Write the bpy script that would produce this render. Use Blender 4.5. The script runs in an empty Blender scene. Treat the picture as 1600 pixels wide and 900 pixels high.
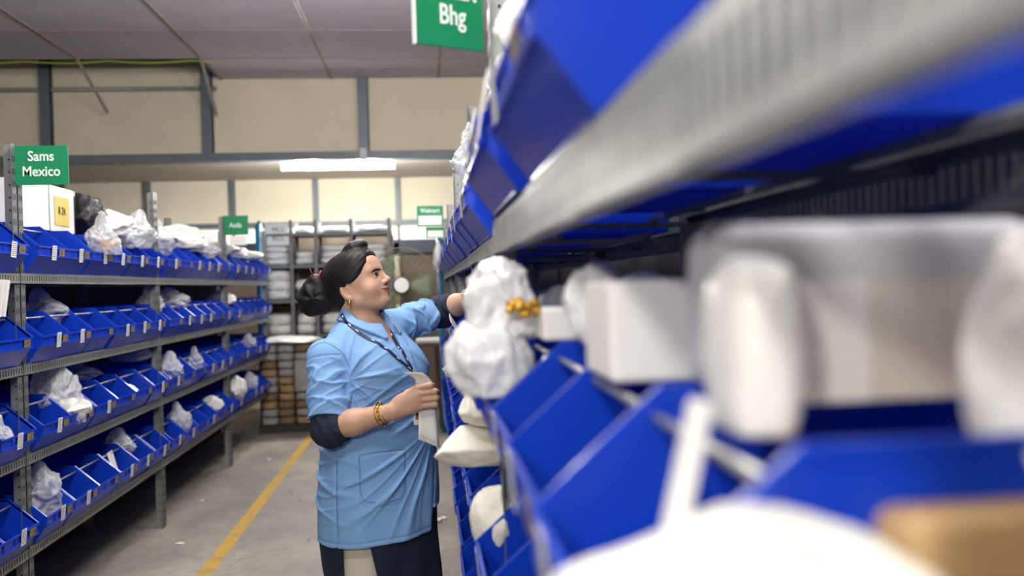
import bpy, bmesh, math, random
import numpy as np
from mathutils import Vector, Matrix, noise
from mathutils.bvhtree import BVHTree
R = math.radians
sc = bpy.context.scene
COL = sc.collection

# ------------------------------------------------------------------ camera
cam_data = bpy.data.cameras.new('camera'); cam = bpy.data.objects.new('camera', cam_data); COL.objects.link(cam)
YAW, PITCH, ROLL = R(5.39), R(-0.25), R(1.65)
fw = Vector((math.sin(YAW)*math.cos(PITCH), math.cos(YAW)*math.cos(PITCH), math.sin(PITCH)))
rt0 = Vector((math.cos(YAW), -math.sin(YAW), 0)); up0 = rt0.cross(fw)
rt = rt0*math.cos(ROLL) - up0*math.sin(ROLL); up = up0*math.cos(ROLL) + rt0*math.sin(ROLL)
M3 = Matrix((rt, up, -fw)).transposed()
cam.matrix_world = Matrix.Translation((0, 0, 1.40)) @ M3.to_4x4()
cam_data.sensor_width = 36; cam_data.lens = 31.5; cam_data.clip_start = 0.02
cam_data.dof.use_dof = True; cam_data.dof.focus_distance = 3.15; cam_data.dof.aperture_fstop = 2.0
sc.camera = cam

# ------------------------------------------------------------------ colour management, world, lamps
sc.view_settings.view_transform = 'Standard'; sc.view_settings.look = 'None'
sc.view_settings.gamma = 1; sc.view_settings.use_curve_mapping = False
sc.view_settings.exposure = 0.35
w = bpy.data.worlds.new('world'); sc.world = w; w.use_nodes = True
w.node_tree.nodes['Background'].inputs[0].default_value = (.75, .8, 1, 1)
w.node_tree.nodes['Background'].inputs[1].default_value = 0.35
LAMPS = [  # x, y, z, watts, length
    (-0.7, -1.2, 2.35, 78, 1.2), (-0.2, 0.9, 3.0, 34, 1.2), (-0.4, 3.0, 3.0, 46, 1.2), (-0.45, 5.3, 3.28, 52, 1.2),  # first: unseen tube set low behind the camera to light the near shelf
    (2.6, 5.3, 3.28, 30, 1.2), (-4.2, 5.6, 3.3, 4, 1.2)]
BACK_LAMP = (-0.92, 9.86, 2.745, 85, 1.2)
for i, (x, y, z, p, L) in enumerate(LAMPS + [BACK_LAMP]):
    for k in (-1, 1):                                  # a bare tube shines all round: two soft points per tube
        ld = bpy.data.lights.new('tube_glow', 'POINT'); ld.shadow_soft_size = .10; ld.energy = p; ld.color = (1, .965, .90)
        lo = bpy.data.objects.new('tube_glow', ld); COL.objects.link(lo); lo.location = (x + k*L*.27, y, z - .13)

# ------------------------------------------------------------------ helpers
def lin(c):
    return tuple((v/255/12.92 if v/255 <= .04045 else ((v/255+.055)/1.055)**2.4) for v in c)
def mat(name, col, rough=.5, metal=0., bump=0., bscale=40., var=0., vscale=6., alpha=1., emit=None, estr=0., coat=0., spec=None, sub=0.):
    m = bpy.data.materials.new(name); m.use_nodes = True; nt = m.node_tree
    b = nt.nodes['Principled BSDF']; c = lin(col) + (1,)
    b.inputs['Base Color'].default_value = c; b.inputs['Roughness'].default_value = rough; b.inputs['Metallic'].default_value = metal
    b.inputs['Alpha'].default_value = alpha; b.inputs['Coat Weight'].default_value = coat
    if spec is not None: b.inputs['Specular IOR Level'].default_value = spec
    if sub: b.inputs['Subsurface Weight'].default_value = sub; b.inputs['Subsurface Radius'].default_value = (.01, .004, .002)
    if emit: b.inputs['Emission Color'].default_value = lin(emit) + (1,); b.inputs['Emission Strength'].default_value = estr
    tc = nt.nodes.new('ShaderNodeTexCoord')
    if var:
        n = nt.nodes.new('ShaderNodeTexNoise'); n.inputs['Scale'].default_value = vscale; n.inputs['Detail'].default_value = 6
        mx = nt.nodes.new('ShaderNodeMix'); mx.data_type = 'RGBA'
        mx.inputs['A'].default_value = tuple(v*(1-var) for v in c[:3]) + (1,)
        mx.inputs['B'].default_value = tuple(min(1, v*(1+var)) for v in c[:3]) + (1,)
        mr = nt.nodes.new('ShaderNodeMapRange'); mr.inputs[1].default_value = .3; mr.inputs[2].default_value = .7
        nt.links.new(tc.outputs['Object'], n.inputs['Vector']); nt.links.new(n.outputs['Fac'], mr.inputs[0])
        nt.links.new(mr.outputs[0], mx.inputs['Factor']); nt.links.new(mx.outputs['Result'], b.inputs['Base Color'])
    if bump:
        n = nt.nodes.new('ShaderNodeTexNoise'); n.inputs['Scale'].default_value = bscale; n.inputs['Detail'].default_value = 5
        bp = nt.nodes.new('ShaderNodeBump'); bp.inputs['Strength'].default_value = bump; bp.inputs['Distance'].default_value = .01
        nt.links.new(tc.outputs['Object'], n.inputs['Vector']); nt.links.new(n.outputs['Fac'], bp.inputs['Height'])
        nt.links.new(bp.outputs['Normal'], b.inputs['Normal'])
    return m
M = dict(
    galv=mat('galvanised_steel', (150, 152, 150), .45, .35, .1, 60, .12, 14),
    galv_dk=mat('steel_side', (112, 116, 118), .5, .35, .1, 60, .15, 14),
    hole=mat('punched_hole', (14, 14, 16), .9),
    blue=mat('blue_polypropylene', (20, 68, 200), .28, 0, .04, 20, .10, 5, sub=.0),
    rod=mat('bin_rod', (190, 190, 186), .3, .6),
    card=mat('paper_label', (226, 226, 222), .7), ink=mat('print_ink', (30, 32, 44), .7),
    tag=mat('brown_number_tag', (138, 118, 78), .6),
    white=mat('white_paper', (238, 236, 232), .6, bump=.05),
    green=mat('green_sign_board', (14, 128, 84), .45, var=.05), lett=mat('white_lettering', (226, 236, 228), .5),
    grey=mat('blue_grey_paint', (104, 114, 124), .45, .1, .08, 30, .10, 8),
    navy=mat('dark_navy_steel', (34, 46, 66), .5, .1),
    bag=mat('clear_plastic_film', (236, 238, 242), .12, 0, .35, 30, .05, 20, alpha=.42, coat=.8),
    poly=mat('milky_polybag', (238, 237, 234), .28, 0, .3, 22, .05, 10, coat=.25),
    cloth=mat('white_cloth_bundle', (236, 233, 220), .7, 0, .3, 14, .05, 10),
    cream=mat('cream_carton', (222, 212, 190), .6, 0, .1, 20, .05, 6),
    orange=mat('orange_plastic_parts', (216, 150, 50), .45), gold=mat('brass_parts', (206, 160, 60), .3, .7),
    yellow=mat('yellow_sticker', (216, 196, 110), .6), black=mat('black_wrap', (24, 24, 28), .3, coat=.4, bump=.6, bscale=25),
    brown=mat('packed_brown_goods', (118, 98, 76), .7, 0, .3, 20, .25, 8), kraft=mat('kraft_board', (150, 122, 88), .7, var=.1),
    pack=mat('grey_shrink_wrapped_goods', (150, 146, 144), .5, 0, .4, 20, .25, 8),
    bluepipe=mat('light_blue_pipe', (52, 132, 176), .4), wood=mat('brown_wood', (92, 60, 42), .6, var=.2, vscale=12),
    pallet=mat('pallet_wood', (52, 48, 50), .8, var=.2), tealpl=mat('pale_blue_film', (120, 180, 215), .3))
nt = M['blue'].node_tree; bs = nt.nodes['Principled BSDF']; tr = nt.nodes.new('ShaderNodeBsdfTranslucent'); tr.inputs[0].default_value = lin((34, 104, 245)) + (1,)
mxs = nt.nodes.new('ShaderNodeMixShader'); mxs.inputs[0].default_value = .22
nt.links.new(bs.outputs[0], mxs.inputs[1]); nt.links.new(tr.outputs[0], mxs.inputs[2]); nt.links.new(mxs.outputs[0], nt.nodes['Material Output'].inputs['Surface'])
def obj(name, me, parent=None):
    o = bpy.data.objects.new(name, me); COL.objects.link(o); o.parent = parent; return o
def tag(o, label, cat, group=None, kind=None):
    if label: o['label'] = label
    if cat: o['category'] = cat
    if group: o['group'] = group
    if kind: o['kind'] = kind
    return o
def empty(name, loc=(0, 0, 0), rz=0):
    o = obj(name, None); o.location = loc; o.rotation_euler = (0, 0, rz); o.empty_display_size = .05; return o
def dup(root):
    r = root.copy(); COL.objects.link(r)
    for ch in root.children:
        c = ch.copy(); COL.objects.link(c); c.parent = r
        for g in ch.children:
            d = g.copy(); COL.objects.link(d); d.parent = c
    return r
class MB:
    def __init__(s): s.v = []; s.f = []; s.m = []; s.mats = []
    def mi(s, m):
        if m not in s.mats: s.mats.append(m)
        return s.mats.index(m)
    def add(s, vs, fs, m):
        k = len(s.v); s.v += [tuple(v) for v in vs]; i = s.mi(m)
        for f in fs: s.f.append(tuple(k+q for q in f)); s.m.append(i)
    def box(s, a, b, m, mtx=None):
        vs = [Vector((x, y, z)) for x in (a[0], b[0]) for y in (a[1], b[1]) for z in (a[2], b[2])]
        if mtx: vs = [mtx @ v for v in vs]
        s.add(vs, [(0, 1, 3, 2), (4, 6, 7, 5), (0, 4, 5, 1), (2, 3, 7, 6), (0, 2, 6, 4), (1, 5, 7, 3)], m)
    def prism(s, poly, x0, x1, m):            # poly in (y, z), extruded along x
        n = len(poly); vs = [(x0, y, z) for y, z in poly] + [(x1, y, z) for y, z in poly]
        s.add(vs, [tuple(range(n)), tuple(range(2*n-1, n-1, -1))] + [(i, (i+1) % n + 0, (i+1) % n + n, i+n) for i in range(n)], m)
    def tube(s, pts, r, m, n=8, closed=False, cap=True):
        pts = [Vector(p) for p in pts]; N = len(pts); rr = r if isinstance(r, (list, tuple)) else [r]*N; vs = []
        prev = None
        for i, p in enumerate(pts):
            d = (pts[(i+1) % N] - pts[i-1]) if closed else (pts[min(i+1, N-1)] - pts[max(i-1, 0)])
            d.normalize()
            if prev is None:
                a = Vector((0, 0, 1)) if abs(d.z) < .9 else Vector((1, 0, 0))
                u = d.cross(a).normalized()
            else:
                u = (prev - d*prev.dot(d)).normalized()
            prev = u; v = d.cross(u)
            for k in range(n):
                t = 2*math.pi*k/n; vs.append(p + (u*math.cos(t) + v*math.sin(t))*rr[i])
        fs = []
        for i in range(N if closed else N-1):
            a = i*n; b = ((i+1) % N)*n
            for k in range(n): fs.append((a+k, a+(k+1) % n, b+(k+1) % n, b+k))
        if cap and not closed: fs += [tuple(range(n-1, -1, -1)), tuple((N-1)*n+k for k in range(n))]
        s.add(vs, fs, m)
    def disc(s, c, nrm, r, m, n=8):
        c = Vector(c); nrm = Vector(nrm).normalized(); a = Vector((0, 0, 1)) if abs(nrm.z) < .9 else Vector((1, 0, 0))
        u = nrm.cross(a).normalized(); v = nrm.cross(u)
        s.add([c + (u*math.cos(2*math.pi*k/n) + v*math.sin(2*math.pi*k/n))*r for k in range(n)], [tuple(range(n))], m)
    def mesh(s, name, smooth=False, fix=True):
        me = bpy.data.meshes.new(name); me.from_pydata(s.v, [], s.f)
        for m in s.mats: me.materials.append(m)
        for p, i in zip(me.polygons, s.m): p.material_index = i; p.use_smooth = smooth
        if fix:
            b = bmesh.new(); b.from_mesh(me); bmesh.ops.recalc_face_normals(b, faces=b.faces); b.to_mesh(me); b.free()
        me.update(); return me
    def obj(s, name, parent=None, smooth=False, fix=True): return obj(name, s.mesh(name, smooth, fix), parent)
def bevel(o, wd=.004, seg=2):
    m = o.modifiers.new('bevel', 'BEVEL'); m.width = wd; m.segments = seg; m.limit_method = 'ANGLE'; return o
def struct(o): o['kind'] = 'structure'; return o
def text_mesh(body, size, m, depth=.001, bold=.0, sx=1., sp=1.):
    cu = bpy.data.curves.new('lettering', 'FONT'); cu.body = body; cu.size = size; cu.extrude = depth; cu.offset = bold
    cu.align_x = 'CENTER'; cu.align_y = 'CENTER'; cu.space_character = sp; cu.resolution_u = 3
    t = bpy.data.objects.new('lettering', cu); COL.objects.link(t); bpy.context.view_layer.update()
    me = bpy.data.meshes.new_from_object(t.evaluated_get(bpy.context.evaluated_depsgraph_get()))
    bpy.data.objects.remove(t); bpy.data.curves.remove(cu)
    me.transform(Matrix.Rotation(R(90), 4, 'X') @ Matrix.Diagonal((sx, 1, 1, 1)))
    me.materials.clear(); me.materials.append(m); return me

# ------------------------------------------------------------------ the room
def node_mat(name, build, rough=.7):
    m = bpy.data.materials.new(name); m.use_nodes = True; nt = m.node_tree; b = nt.nodes['Principled BSDF']
    b.inputs['Roughness'].default_value = rough; build(nt, b); return m
def floor_build(nt, b):
    N = nt.nodes.new; Lk = nt.links.new
    tc = N('ShaderNodeTexCoord'); n1 = N('ShaderNodeTexNoise'); n1.inputs['Scale'].default_value = 1.3; n1.inputs['Detail'].default_value = 8; n1.inputs['Roughness'].default_value = .65
    mp = N('ShaderNodeMapping'); mp.inputs['Scale'].default_value = (1, .6, 1)
    Lk(tc.outputs['Object'], mp.inputs[0]); Lk(mp.outputs[0], n1.inputs['Vector'])
    r = N('ShaderNodeValToRGB'); r.color_ramp.elements[0].position = .33; r.color_ramp.elements[0].color = lin((108, 103, 97)) + (1,)
    r.color_ramp.elements[1].position = .66; r.color_ramp.elements[1].color = lin((164, 158, 148)) + (1,)
    e = r.color_ramp.elements.new(.5); e.color = lin((138, 132, 124)) + (1,)
    Lk(n1.outputs['Fac'], r.inputs[0])
    n2 = N('ShaderNodeTexNoise'); n2.inputs['Scale'].default_value = 14; n2.inputs['Detail'].default_value = 10; n2.inputs['Roughness'].default_value = .8
    Lk(tc.outputs['Object'], n2.inputs['Vector'])
    mx = N('ShaderNodeMix'); mx.data_type = 'RGBA'; mx.blend_type = 'OVERLAY'; mx.inputs['Factor'].default_value = .55
    Lk(r.outputs[0], mx.inputs['A']); Lk(n2.outputs['Fac'], mx.inputs['B'])
    v = N('ShaderNodeTexVoronoi'); v.feature = 'DISTANCE_TO_EDGE'; v.inputs['Scale'].default_value = .55
    nd = N('ShaderNodeTexNoise'); nd.inputs['Scale'].default_value = 2.5; nd.inputs['Detail'].default_value = 6
    ad = N('ShaderNodeMixRGB'); ad.blend_type = 'ADD'; ad.inputs[0].default_value = .5
    Lk(tc.outputs['Object'], nd.inputs['Vector']); Lk(tc.outputs['Object'], ad.inputs[1]); Lk(nd.outputs['Color'], ad.inputs[2]); Lk(ad.outputs[0], v.inputs['Vector'])
    lt = N('ShaderNodeMath'); lt.operation = 'LESS_THAN'; lt.inputs[1].default_value = .0012; Lk(v.outputs['Distance'], lt.inputs[0])
    m2 = N('ShaderNodeMix'); m2.data_type = 'RGBA'; m2.inputs['B'].default_value = lin((70, 66, 62)) + (1,)
    Lk(lt.outputs[0], m2.inputs['Factor']); Lk(mx.outputs['Result'], m2.inputs['A']); Lk(m2.outputs['Result'], b.inputs['Base Color'])
    mr = N('ShaderNodeMapRange'); mr.inputs[3].default_value = .42; mr.inputs[4].default_value = .8; Lk(n1.outputs['Fac'], mr.inputs[0]); Lk(mr.outputs[0], b.inputs['Roughness'])
    bp = N('ShaderNodeBump'); bp.inputs['Strength'].default_value = .15; Lk(n2.outputs['Fac'], bp.inputs['Height']); Lk(bp.outputs[0], b.inputs['Normal'])
m_floor = node_mat('worn_concrete', floor_build)
m_wall = mat('beige_board_wall', (226, 216, 192), .8, 0, .12, 60, .05, 2.2)
m_wall2 = mat('cream_far_wall', (232, 224, 206), .8, 0, .05, 40, .04, 2)
m_dark = mat('dark_brown_board', (98, 86, 76), .8, 0, .1, 30, .15, 3)
m_side = mat('grey_side_wall', (96, 92, 88), .9)
m_tile = mat('grey_ceiling_tile', (192, 186, 196), .85, 0, .2, 50, .05, 3)
m_tbar = mat('ceiling_t_bar', (176, 166, 156), .5, .1, var=.2, vscale=20)
m_void = mat('ceiling_void_board', (112, 100, 92), .9, var=.1)
XL, XR, YN, YB, YF = -7.0, 4.0, -5.0, 9.5, 12.2
def slab(name, a, b, m): q = MB(); q.box(a, b, m); return struct(q.obj(name))
slab('floor', (XL, YN, -.1), (XR, YF, 0), m_floor)
slab('wall_left', (XL-.1, YN, 0), (XL, YF, 4.4), m_side)
slab('wall_right', (XR, YN, 0), (XR+.1, YF, 4.4), m_side)
slab('added_left_light_block', (-2.14, 1.8, 0), (-2.10, 9.24, 1.62), mat('dark_panel', (40, 42, 48), .7))  # added dark panel behind the left racks: blocks light, keeps gaps dark
slab('added_right_dark_panel', (.72, -.6, 0), (.76, 8.62, 2.02), mat('dark_backing', (44, 46, 52), .7))  # added dark panel in place of the dim rack row behind
slab('wall_front', (XL, YN-.1, 0), (XR, YN, 4.4), m_side)
slab('wall_back_upper', (XL, YB, 2.78), (XR, YB+.08, 4.4), m_wall)
slab('ceiling_void', (XL, YN, 4.4), (XR, YB+.1, 4.45), m_void)
slab('ceiling_back', (XL, YB+.08, 2.88), (XR, YF, 2.93), mat('pale_back_ceiling', (198, 190, 178), .8))
# suspended tile ceiling: each tile row is one of the setting's slabs, with T-bars as trim
CZ = 3.60; TX, TY = 1.115, .885
tx0 = -2.05 - TX*5; gy = [YB - .02 - .86 - TY*k for k in range(0, 17)]
q = MB(); q.box((XL, YN, CZ), (XR, gy[0], CZ+.015), m_tile); q.box((-2.05, gy[0], CZ-.0), (XR, YB, CZ+.015), m_tile); struct(q.obj('ceiling'))
q = MB()
for k in range(12):
    x = tx0 + TX*k
    if XL < x < XR: q.box((x-.019, YN, CZ-.006), (x+.019, YB-.01 if x > -2.1 else gy[0], CZ), m_tbar); 
    if XL < x < XR: q.box((x-.003, YN, CZ-.008), (x+.003, YB-.01 if x > -2.1 else gy[0], CZ-.006), M['hole'])
for y in gy: q.box((XL, y-.007, CZ-.004), (XR, y+.007, CZ), m_tbar); q.box((XL, y-.004, CZ-.0055), (XR, y+.004, CZ-.004), mat('tile_joint_line', (92, 88, 90), .9) if y == gy[0] else bpy.data.materials['tile_joint_line'])  # cross bars with a thin darker line along each tile joint
struct(q.obj('trim_1'))
# dangling T-bars of the missing tile row
for k, (x, dx, dz, dl) in enumerate([(tx0+TX*3, .02, -.34, 'leftmost'), (tx0+TX*4, .02, -.36, 'middle'), (tx0+TX*5, -.03, -.40, 'rightmost')]):
    q = MB(); a = Vector((0, 0, 0)); b = Vector((dx, .72, dz))
    for (w_, h_) in ((.016, .0015), (.0015, .014)):
        q.add([a+Vector((-w_, 0, -h_)), a+Vector((w_, 0, -h_)), a+Vector((w_, 0, h_)), a+Vector((-w_, 0, h_)), b+Vector((-w_, 0, -h_)), b+Vector((w_, 0, -h_)), b+Vector((w_, 0, h_)), b+Vector((-w_, 0, h_))],
              [(0, 1, 2, 3), (4, 5, 6, 7), (0, 1, 5, 4), (1, 2, 6, 5), (2, 3, 7, 6), (3, 0, 4, 7)], m_tbar)
    o = q.obj('ceiling_t_bar'); o.location = (x, gy[0]+.004, CZ)
    tag(o, '%s of the three loose white ceiling bars hanging from the edge of the tiles' % dl, 'ceiling bar', 'loose ceiling bars')
# bulkhead frame
for k in range(7):
    x = -.62 - 1.585*3 + 1.585*k
    if XL < x < XR: q = MB(); q.box((x-.05, YB-.06, 2.80), (x+.05, YB, 4.0), M['grey']); q.box((x+.05, YB-.06, 2.80), (x+.062, YB, 4.0), M['navy']); struct(q.obj('trim_2'))
q = MB(); q.box((XL, YB-.07, 2.745), (XR, YB+.08, 2.83), M['grey']); struct(q.obj('trim_3'))
q = MB(); q.box((-.655, YB-.085, 2.73), (-.585, YB-.07, 2.86), M['galv']); struct(q.obj('trim_4'))
q = MB(); q.tube([(XL, YB-.03, 3.50), (-2.1, YB-.03, 3.50)], .022, M['galv']); struct(q.obj('trim_5', smooth=True))
# far wall: cream panels above, window strip, dark opening below
slab('wall_back', (XL, YF, 2.28), (XR, YF+.1, 2.93), m_wall2)
slab('wall_back_lower', (XL, YF, 0), (XR, YF+.1, 2.0), m_dark)
q = MB(); q.box((XL, YF+.04, 2.0), (XR, YF+.06, 2.28), mat('bright_frosted_window', (236, 236, 226), .4, emit=(255, 250, 238), estr=.55)); struct(q.obj('window_1'))
for k in range(10):
    x = -1.42 - 1.085*3 + 1.085*k - .03
    if XL < x < XR: q = MB(); q.box((x-.035, YF-.05, 2.28), (x+.035, YF, 2.92), M['grey']); q.box((x-.02, YF-.03, 2.0), (x+.02, YF, 2.28), M['grey']); struct(q.obj('trim_6'))
q = MB(); q.box((XL, YF-.06, 2.24), (XR, YF, 2.31), M['grey']); q.box((XL, YF-.08, 1.86), (XR, YF, 2.04), M['navy']); struct(q.obj('trim_7'))
q = MB(); q.box((-.45, YF-.08, 0), (-.36, YF, 2.0), M['navy']); q.box((.25, YF-.08, 0), (.33, YF, 2.0), M['navy']); struct(q.obj('trim_8'))
# yellow floor marking
def ymat(nt, b):
    N = nt.nodes.new; tc = N('ShaderNodeTexCoord'); n = N('ShaderNodeTexNoise'); n.inputs['Scale'].default_value = 9; n.inputs['Detail'].default_value = 8; n.inputs['Roughness'].default_value = .8
    r = N('ShaderNodeValToRGB'); r.color_ramp.elements[0].position = .38; r.color_ramp.elements[0].color = lin((150, 135, 92)) + (1,); r.color_ramp.elements[1].position = .52; r.color_ramp.elements[1].color = lin((196, 154, 52)) + (1,)
    nt.links.new(tc.outputs['Object'], n.inputs[0]); nt.links.new(n.outputs['Fac'], r.inputs[0]); nt.links.new(r.outputs[0], b.inputs['Base Color'])
q = MB(); q.box((-1.185, 1.0, 0), (-1.108, 9.2, .0015), node_mat('worn_yellow_paint', ymat)); o = q.obj('floor_line')
tag(o, 'worn yellow painted line along the concrete floor by the left racks', 'floor marking')
# ------------------------------------------------------------------ fluorescent fittings
m_tube = mat('lit_tube', (255, 250, 240), .4, emit=(255, 248, 232), estr=8.0)
def fitting(x, y, z, L, label):
    t = empty('fluorescent_light', (x, y, z)); q = MB(); q.box((-L/2-.02, -.035, .0), (L/2+.02, .035, .045), M['white']); bevel(q.obj('housing', t), .006)
    q = MB(); q.tube([(-L/2, 0, -.022), (L/2, 0, -.022)], .026, m_tube, 12); q.obj('tube', t, True)
    for s in (-1, 1): q = MB(); q.box((s*(L/2)-.012, -.026, -.05), (s*(L/2)+.012, .026, .002), M['white']); q.obj('end_cap', t)
    for s in (-.4, .4): q = MB(); q.tube([(s, 0, .045), (s, 0, (3.6 if y < 9.4 else 2.88)-z)], .004, M['galv'], 6); q.obj('hanger', t)
    return tag(t, label, 'light')
fitting(BACK_LAMP[0], BACK_LAMP[1], BACK_LAMP[2], 1.2, 'glowing fluorescent tube light just below the long grey beam at the back')
for i, (x, y, z, p, L) in enumerate(LAMPS):
    fitting(x, y, z, L, 'unseen fluorescent tube light hung overhead, %s' % ['behind the camera to light the near shelf', 'above the near left bay', 'above the woman', 'before the bulkhead wall', 'above the right racks', 'beyond the left racks'][i])
# green yellow cable sagging along the ceiling edge
q = MB(); pts = []
for i in range(41):
    x = -4.4 + i*.062; pts.append((x, gy[0]+.05, CZ - .012 - .022*abs(math.sin(i*.26)) ))
q.tube(pts, .006, mat('yellow_green_cable', (176, 190, 60), .5), 6); tag(q.obj('cable', None, True), 'thin yellow-green cable sagging along the edge of the ceiling tiles', 'cable')
# ------------------------------------------------------------------ shelving racks
BAY = 1.83; DEP = .46
def upright_mesh(sx, sy, Hh=2.01):
    # an L-angle, corner at (0,0); flange along x (length sx) and along y (depth sy), 2 mm steel
    q = MB(); a = .042*sx; b = .046*sy; t = .0025
    q.box((min(0, a), min(0, t*sy), 0), (max(0, a), max(0, t*sy), Hh), M['galv_dk'])  # aisle flange of the same angle, its shade put into a darker steel
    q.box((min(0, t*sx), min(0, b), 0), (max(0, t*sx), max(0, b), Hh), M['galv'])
    n = int(Hh/.05)
    for i in range(1, n):
        z = i*.05
        for s in (-.0004, t+.0004):                    # punched holes seen on both faces of the end flange
            q.disc((s*sx, b*.55, z), (1, 0, 0), .0042, M['hole'], 7)
        for u in (.35, .75):
            yy = -.0004*sy; hw = .003
            q.add([(a*u-hw, yy, z-.012), (a*u+hw, yy, z-.012), (a*u+hw, yy, z+.012), (a*u-hw, yy, z+.012)], [(0, 1, 2, 3)], M['hole'])
    return q.mesh('upright', fix=False)
def beam_mesh(L, h, dz0=0.):
    # punched edge of a shelf: solid top and bottom strips with pillars between real slots
    q = MB(); t = .002; e = h*.22
    q.box((0, 0, -e), (L, t, 0), M['galv']); q.box((0, 0, -h), (L, t, -h+e), M['galv'])
    q.box((0, 0, -.002), (L, .03, 0), M['galv']); q.box((0, 0, -h), (L, .02, -h+.002), M['galv'])
    q.box((0, .016, -h+e*.6), (L, .018, -e*.6), M['hole'])  # dark sheet behind the slots stands in for the shade inside
    n = int(L/.022)
    for i in range(n+1):
        x = i*L/n; q.box((max(0, x-.0062), 0, -h+e), (min(L, x+.0062), t, -e), M['galv'])
    return q.mesh('shelf_edge', fix=False)
def beam_back_mesh(L, h):
    q = MB(); t = .002; e = h*.22
    q.box((0, -t, -e), (L, 0, 0), M['galv_dk']); q.box((0, -t, -h), (L, 0, -h+e), M['galv_dk']); q.box((0, -.03, -.002), (L, 0, 0), M['galv_dk'])  # rear edge in the darker steel, its dimness put into the colour
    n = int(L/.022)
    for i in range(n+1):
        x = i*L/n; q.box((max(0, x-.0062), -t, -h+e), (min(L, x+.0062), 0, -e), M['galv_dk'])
    return q.mesh('rear_edge', fix=False)
UP = {(a, b): upright_mesh(a, b) for a in (1, -1) for b in (1, -1)}
BEAMS = {}
def rack(side, y0, length, xf, levels, label, beam_h=None, post_h=None, group=None):
    # side 'L': front faces +X, runs to +Y;  side 'R': front faces -X, origin at its far end
    t = empty('shelving_rack', (xf, y0, 0) if side == 'L' else (xf, y0+length, 0), R(90) if side == 'L' else R(-90))
    for (px, sx) in ((0.001, 1), (length-.001, -1)):
        for (py, sy) in ((0, 1), (DEP, -1)):
            o = obj('upright', UP[(sx, sy)], t); o.location = (px, py, 0)
            if post_h: o.scale = (1, 1, post_h/2.01)
    for i, z in enumerate(levels):
        h = (beam_h or {}).get(i, .042); key = (round(length, 3), h)
        if key not in BEAMS:
            sup = MB(); 
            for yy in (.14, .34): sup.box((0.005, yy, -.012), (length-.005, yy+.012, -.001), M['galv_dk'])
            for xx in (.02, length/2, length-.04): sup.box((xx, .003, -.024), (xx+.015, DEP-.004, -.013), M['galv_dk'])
            BEAMS[key] = (beam_mesh(length-.006, h), beam_back_mesh(length-.006, h), sup.mesh('shelf'))
        b = BEAMS[key]; s = obj('shelf', b[2], t); s.location = (0, 0, z)
        e = obj('front_edge', b[0], s); e.location = (.003, -.0035, 0)
        e = obj('rear_edge', b[1], s); e.location = (.003, DEP-.003, 0)
    return tag(t, label, 'shelving rack', group)

# ------------------------------------------------------------------ picking bins
BH, BD = .205, .42
def bin_meshes(wd):
    """open-fronted stacking bin: x width, y depth (front at -.06), z up"""
    t = .003; W = wd
    side = [(0, 0), (-.052, .072), (-.055, .108), (.055, BH), (BD, BH), (BD-.02, 0)]
    q = MB(); B = M['blue']
    q.prism(side, 0, t, B); q.prism(side, W-t, W, B)
    q.prism([(0, 0), (BD-.02, 0), (BD-.02, t), (t, t)], t, W-t, B)
    q.prism([(BD-.02, 0), (BD-.02+t, 0), (BD, BH), (BD-t, BH)], t, W-t, B)
    q.prism([(0, 0), (t*1.4, 0), (-.049, .074), (-.052, .072)], t, W-t, B)
    q.prism([(-.052, .072), (-.0485, .072), (-.0515, .108), (-.055, .108)], t, W-t, B)
    # rolled rim: outside lip along the slope, the top and the front edge
    for x0, x1 in ((-.004, t), (W-t, W+.004)):
        q.prism([(-.060, .100), (-.060, .109), (.051, BH+.002), (BD+.004, BH+.002), (BD+.004, BH-.006), (.056, BH-.006), (-.053, .100)], x0, x1, B)
    q.box((-.004, -.060, .103), (W+.004, -.053, .1105), B); q.box((-.002, -.058, .068), (W+.002, -.0515, .0735), B)
    q.box((t, BD-t, BH-.006), (W-t, BD+.004, BH+.002), B)
    for xx in (.30, .62, .95):
        q.box((W*xx-.0015, -.0585, .073), (W*xx+.0015, -.053, .104), B)
    q.box((0.03, -.003, .0), (W-.03, .012, .004), B)
    shell = q.mesh('bin_shell')
    q = MB(); q.tube([(t, .046, BH-.024), (W-t, .046, BH-.024)], .0045, M['rod'], 8); rod = q.mesh('rod', True)
    return shell, rod
def seg_digit(q, ch, x, z, h, y, m):
    S = dict(zip('0123456789', ['abcdef', 'bc', 'abged', 'abgcd', 'fgbc', 'afgcd', 'afgcde', 'abc', 'abcdefg', 'abcfgd']))[ch]
    w_ = h*.5; t = h*.13
    P = dict(a=((0, h), (w_, h)), b=((w_, h/2), (w_, h)), c=((w_, 0), (w_, h/2)), d=((0, 0), (w_, 0)), e=((0, 0), (0, h/2)), f=((0, h/2), (0, h)), g=((0, h/2), (w_, h/2)))
    for s in S:
        (x0, z0), (x1, z1) = P[s]; q.box((x+x0-t/2, y-.0003, z+z0-t/2), (x+x1+t/2, y, z+z1+t/2), m)
TAGS = {}; CARDS = []
def tag_mesh(num):
    if num not in TAGS:
        q = MB(); q.box((-.026, -.0012, -.014), (.026, 0, .014), M['tag'])
        for i, c in enumerate(num): seg_digit(q, c, -.018+i*.0135, -.008, .016, -.0012, M['ink'])
        TAGS[num] = q.mesh('number_tag')
    return TAGS[num]
for k in range(4):
    rnd = random.Random(k); q = MB(); q.box((-.021, -.0010, -.033), (.021, 0, .028), M['card'])
    for r_ in range(7):
        z = .020-r_*.0075; x = -.017
        while x < .014:
            l = rnd.uniform(.003, .010); q.box((x, -.0013, z-.0016), (min(.017, x+l), -.001, z+.0012), M['ink']); x += l+rnd.uniform(.002, .004)
    CARDS.append(q.mesh('paper_label'))
LW = {}
ORD = ['nearest', 'second', 'third', 'fourth', 'fifth', 'sixth', 'seventh']
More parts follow.
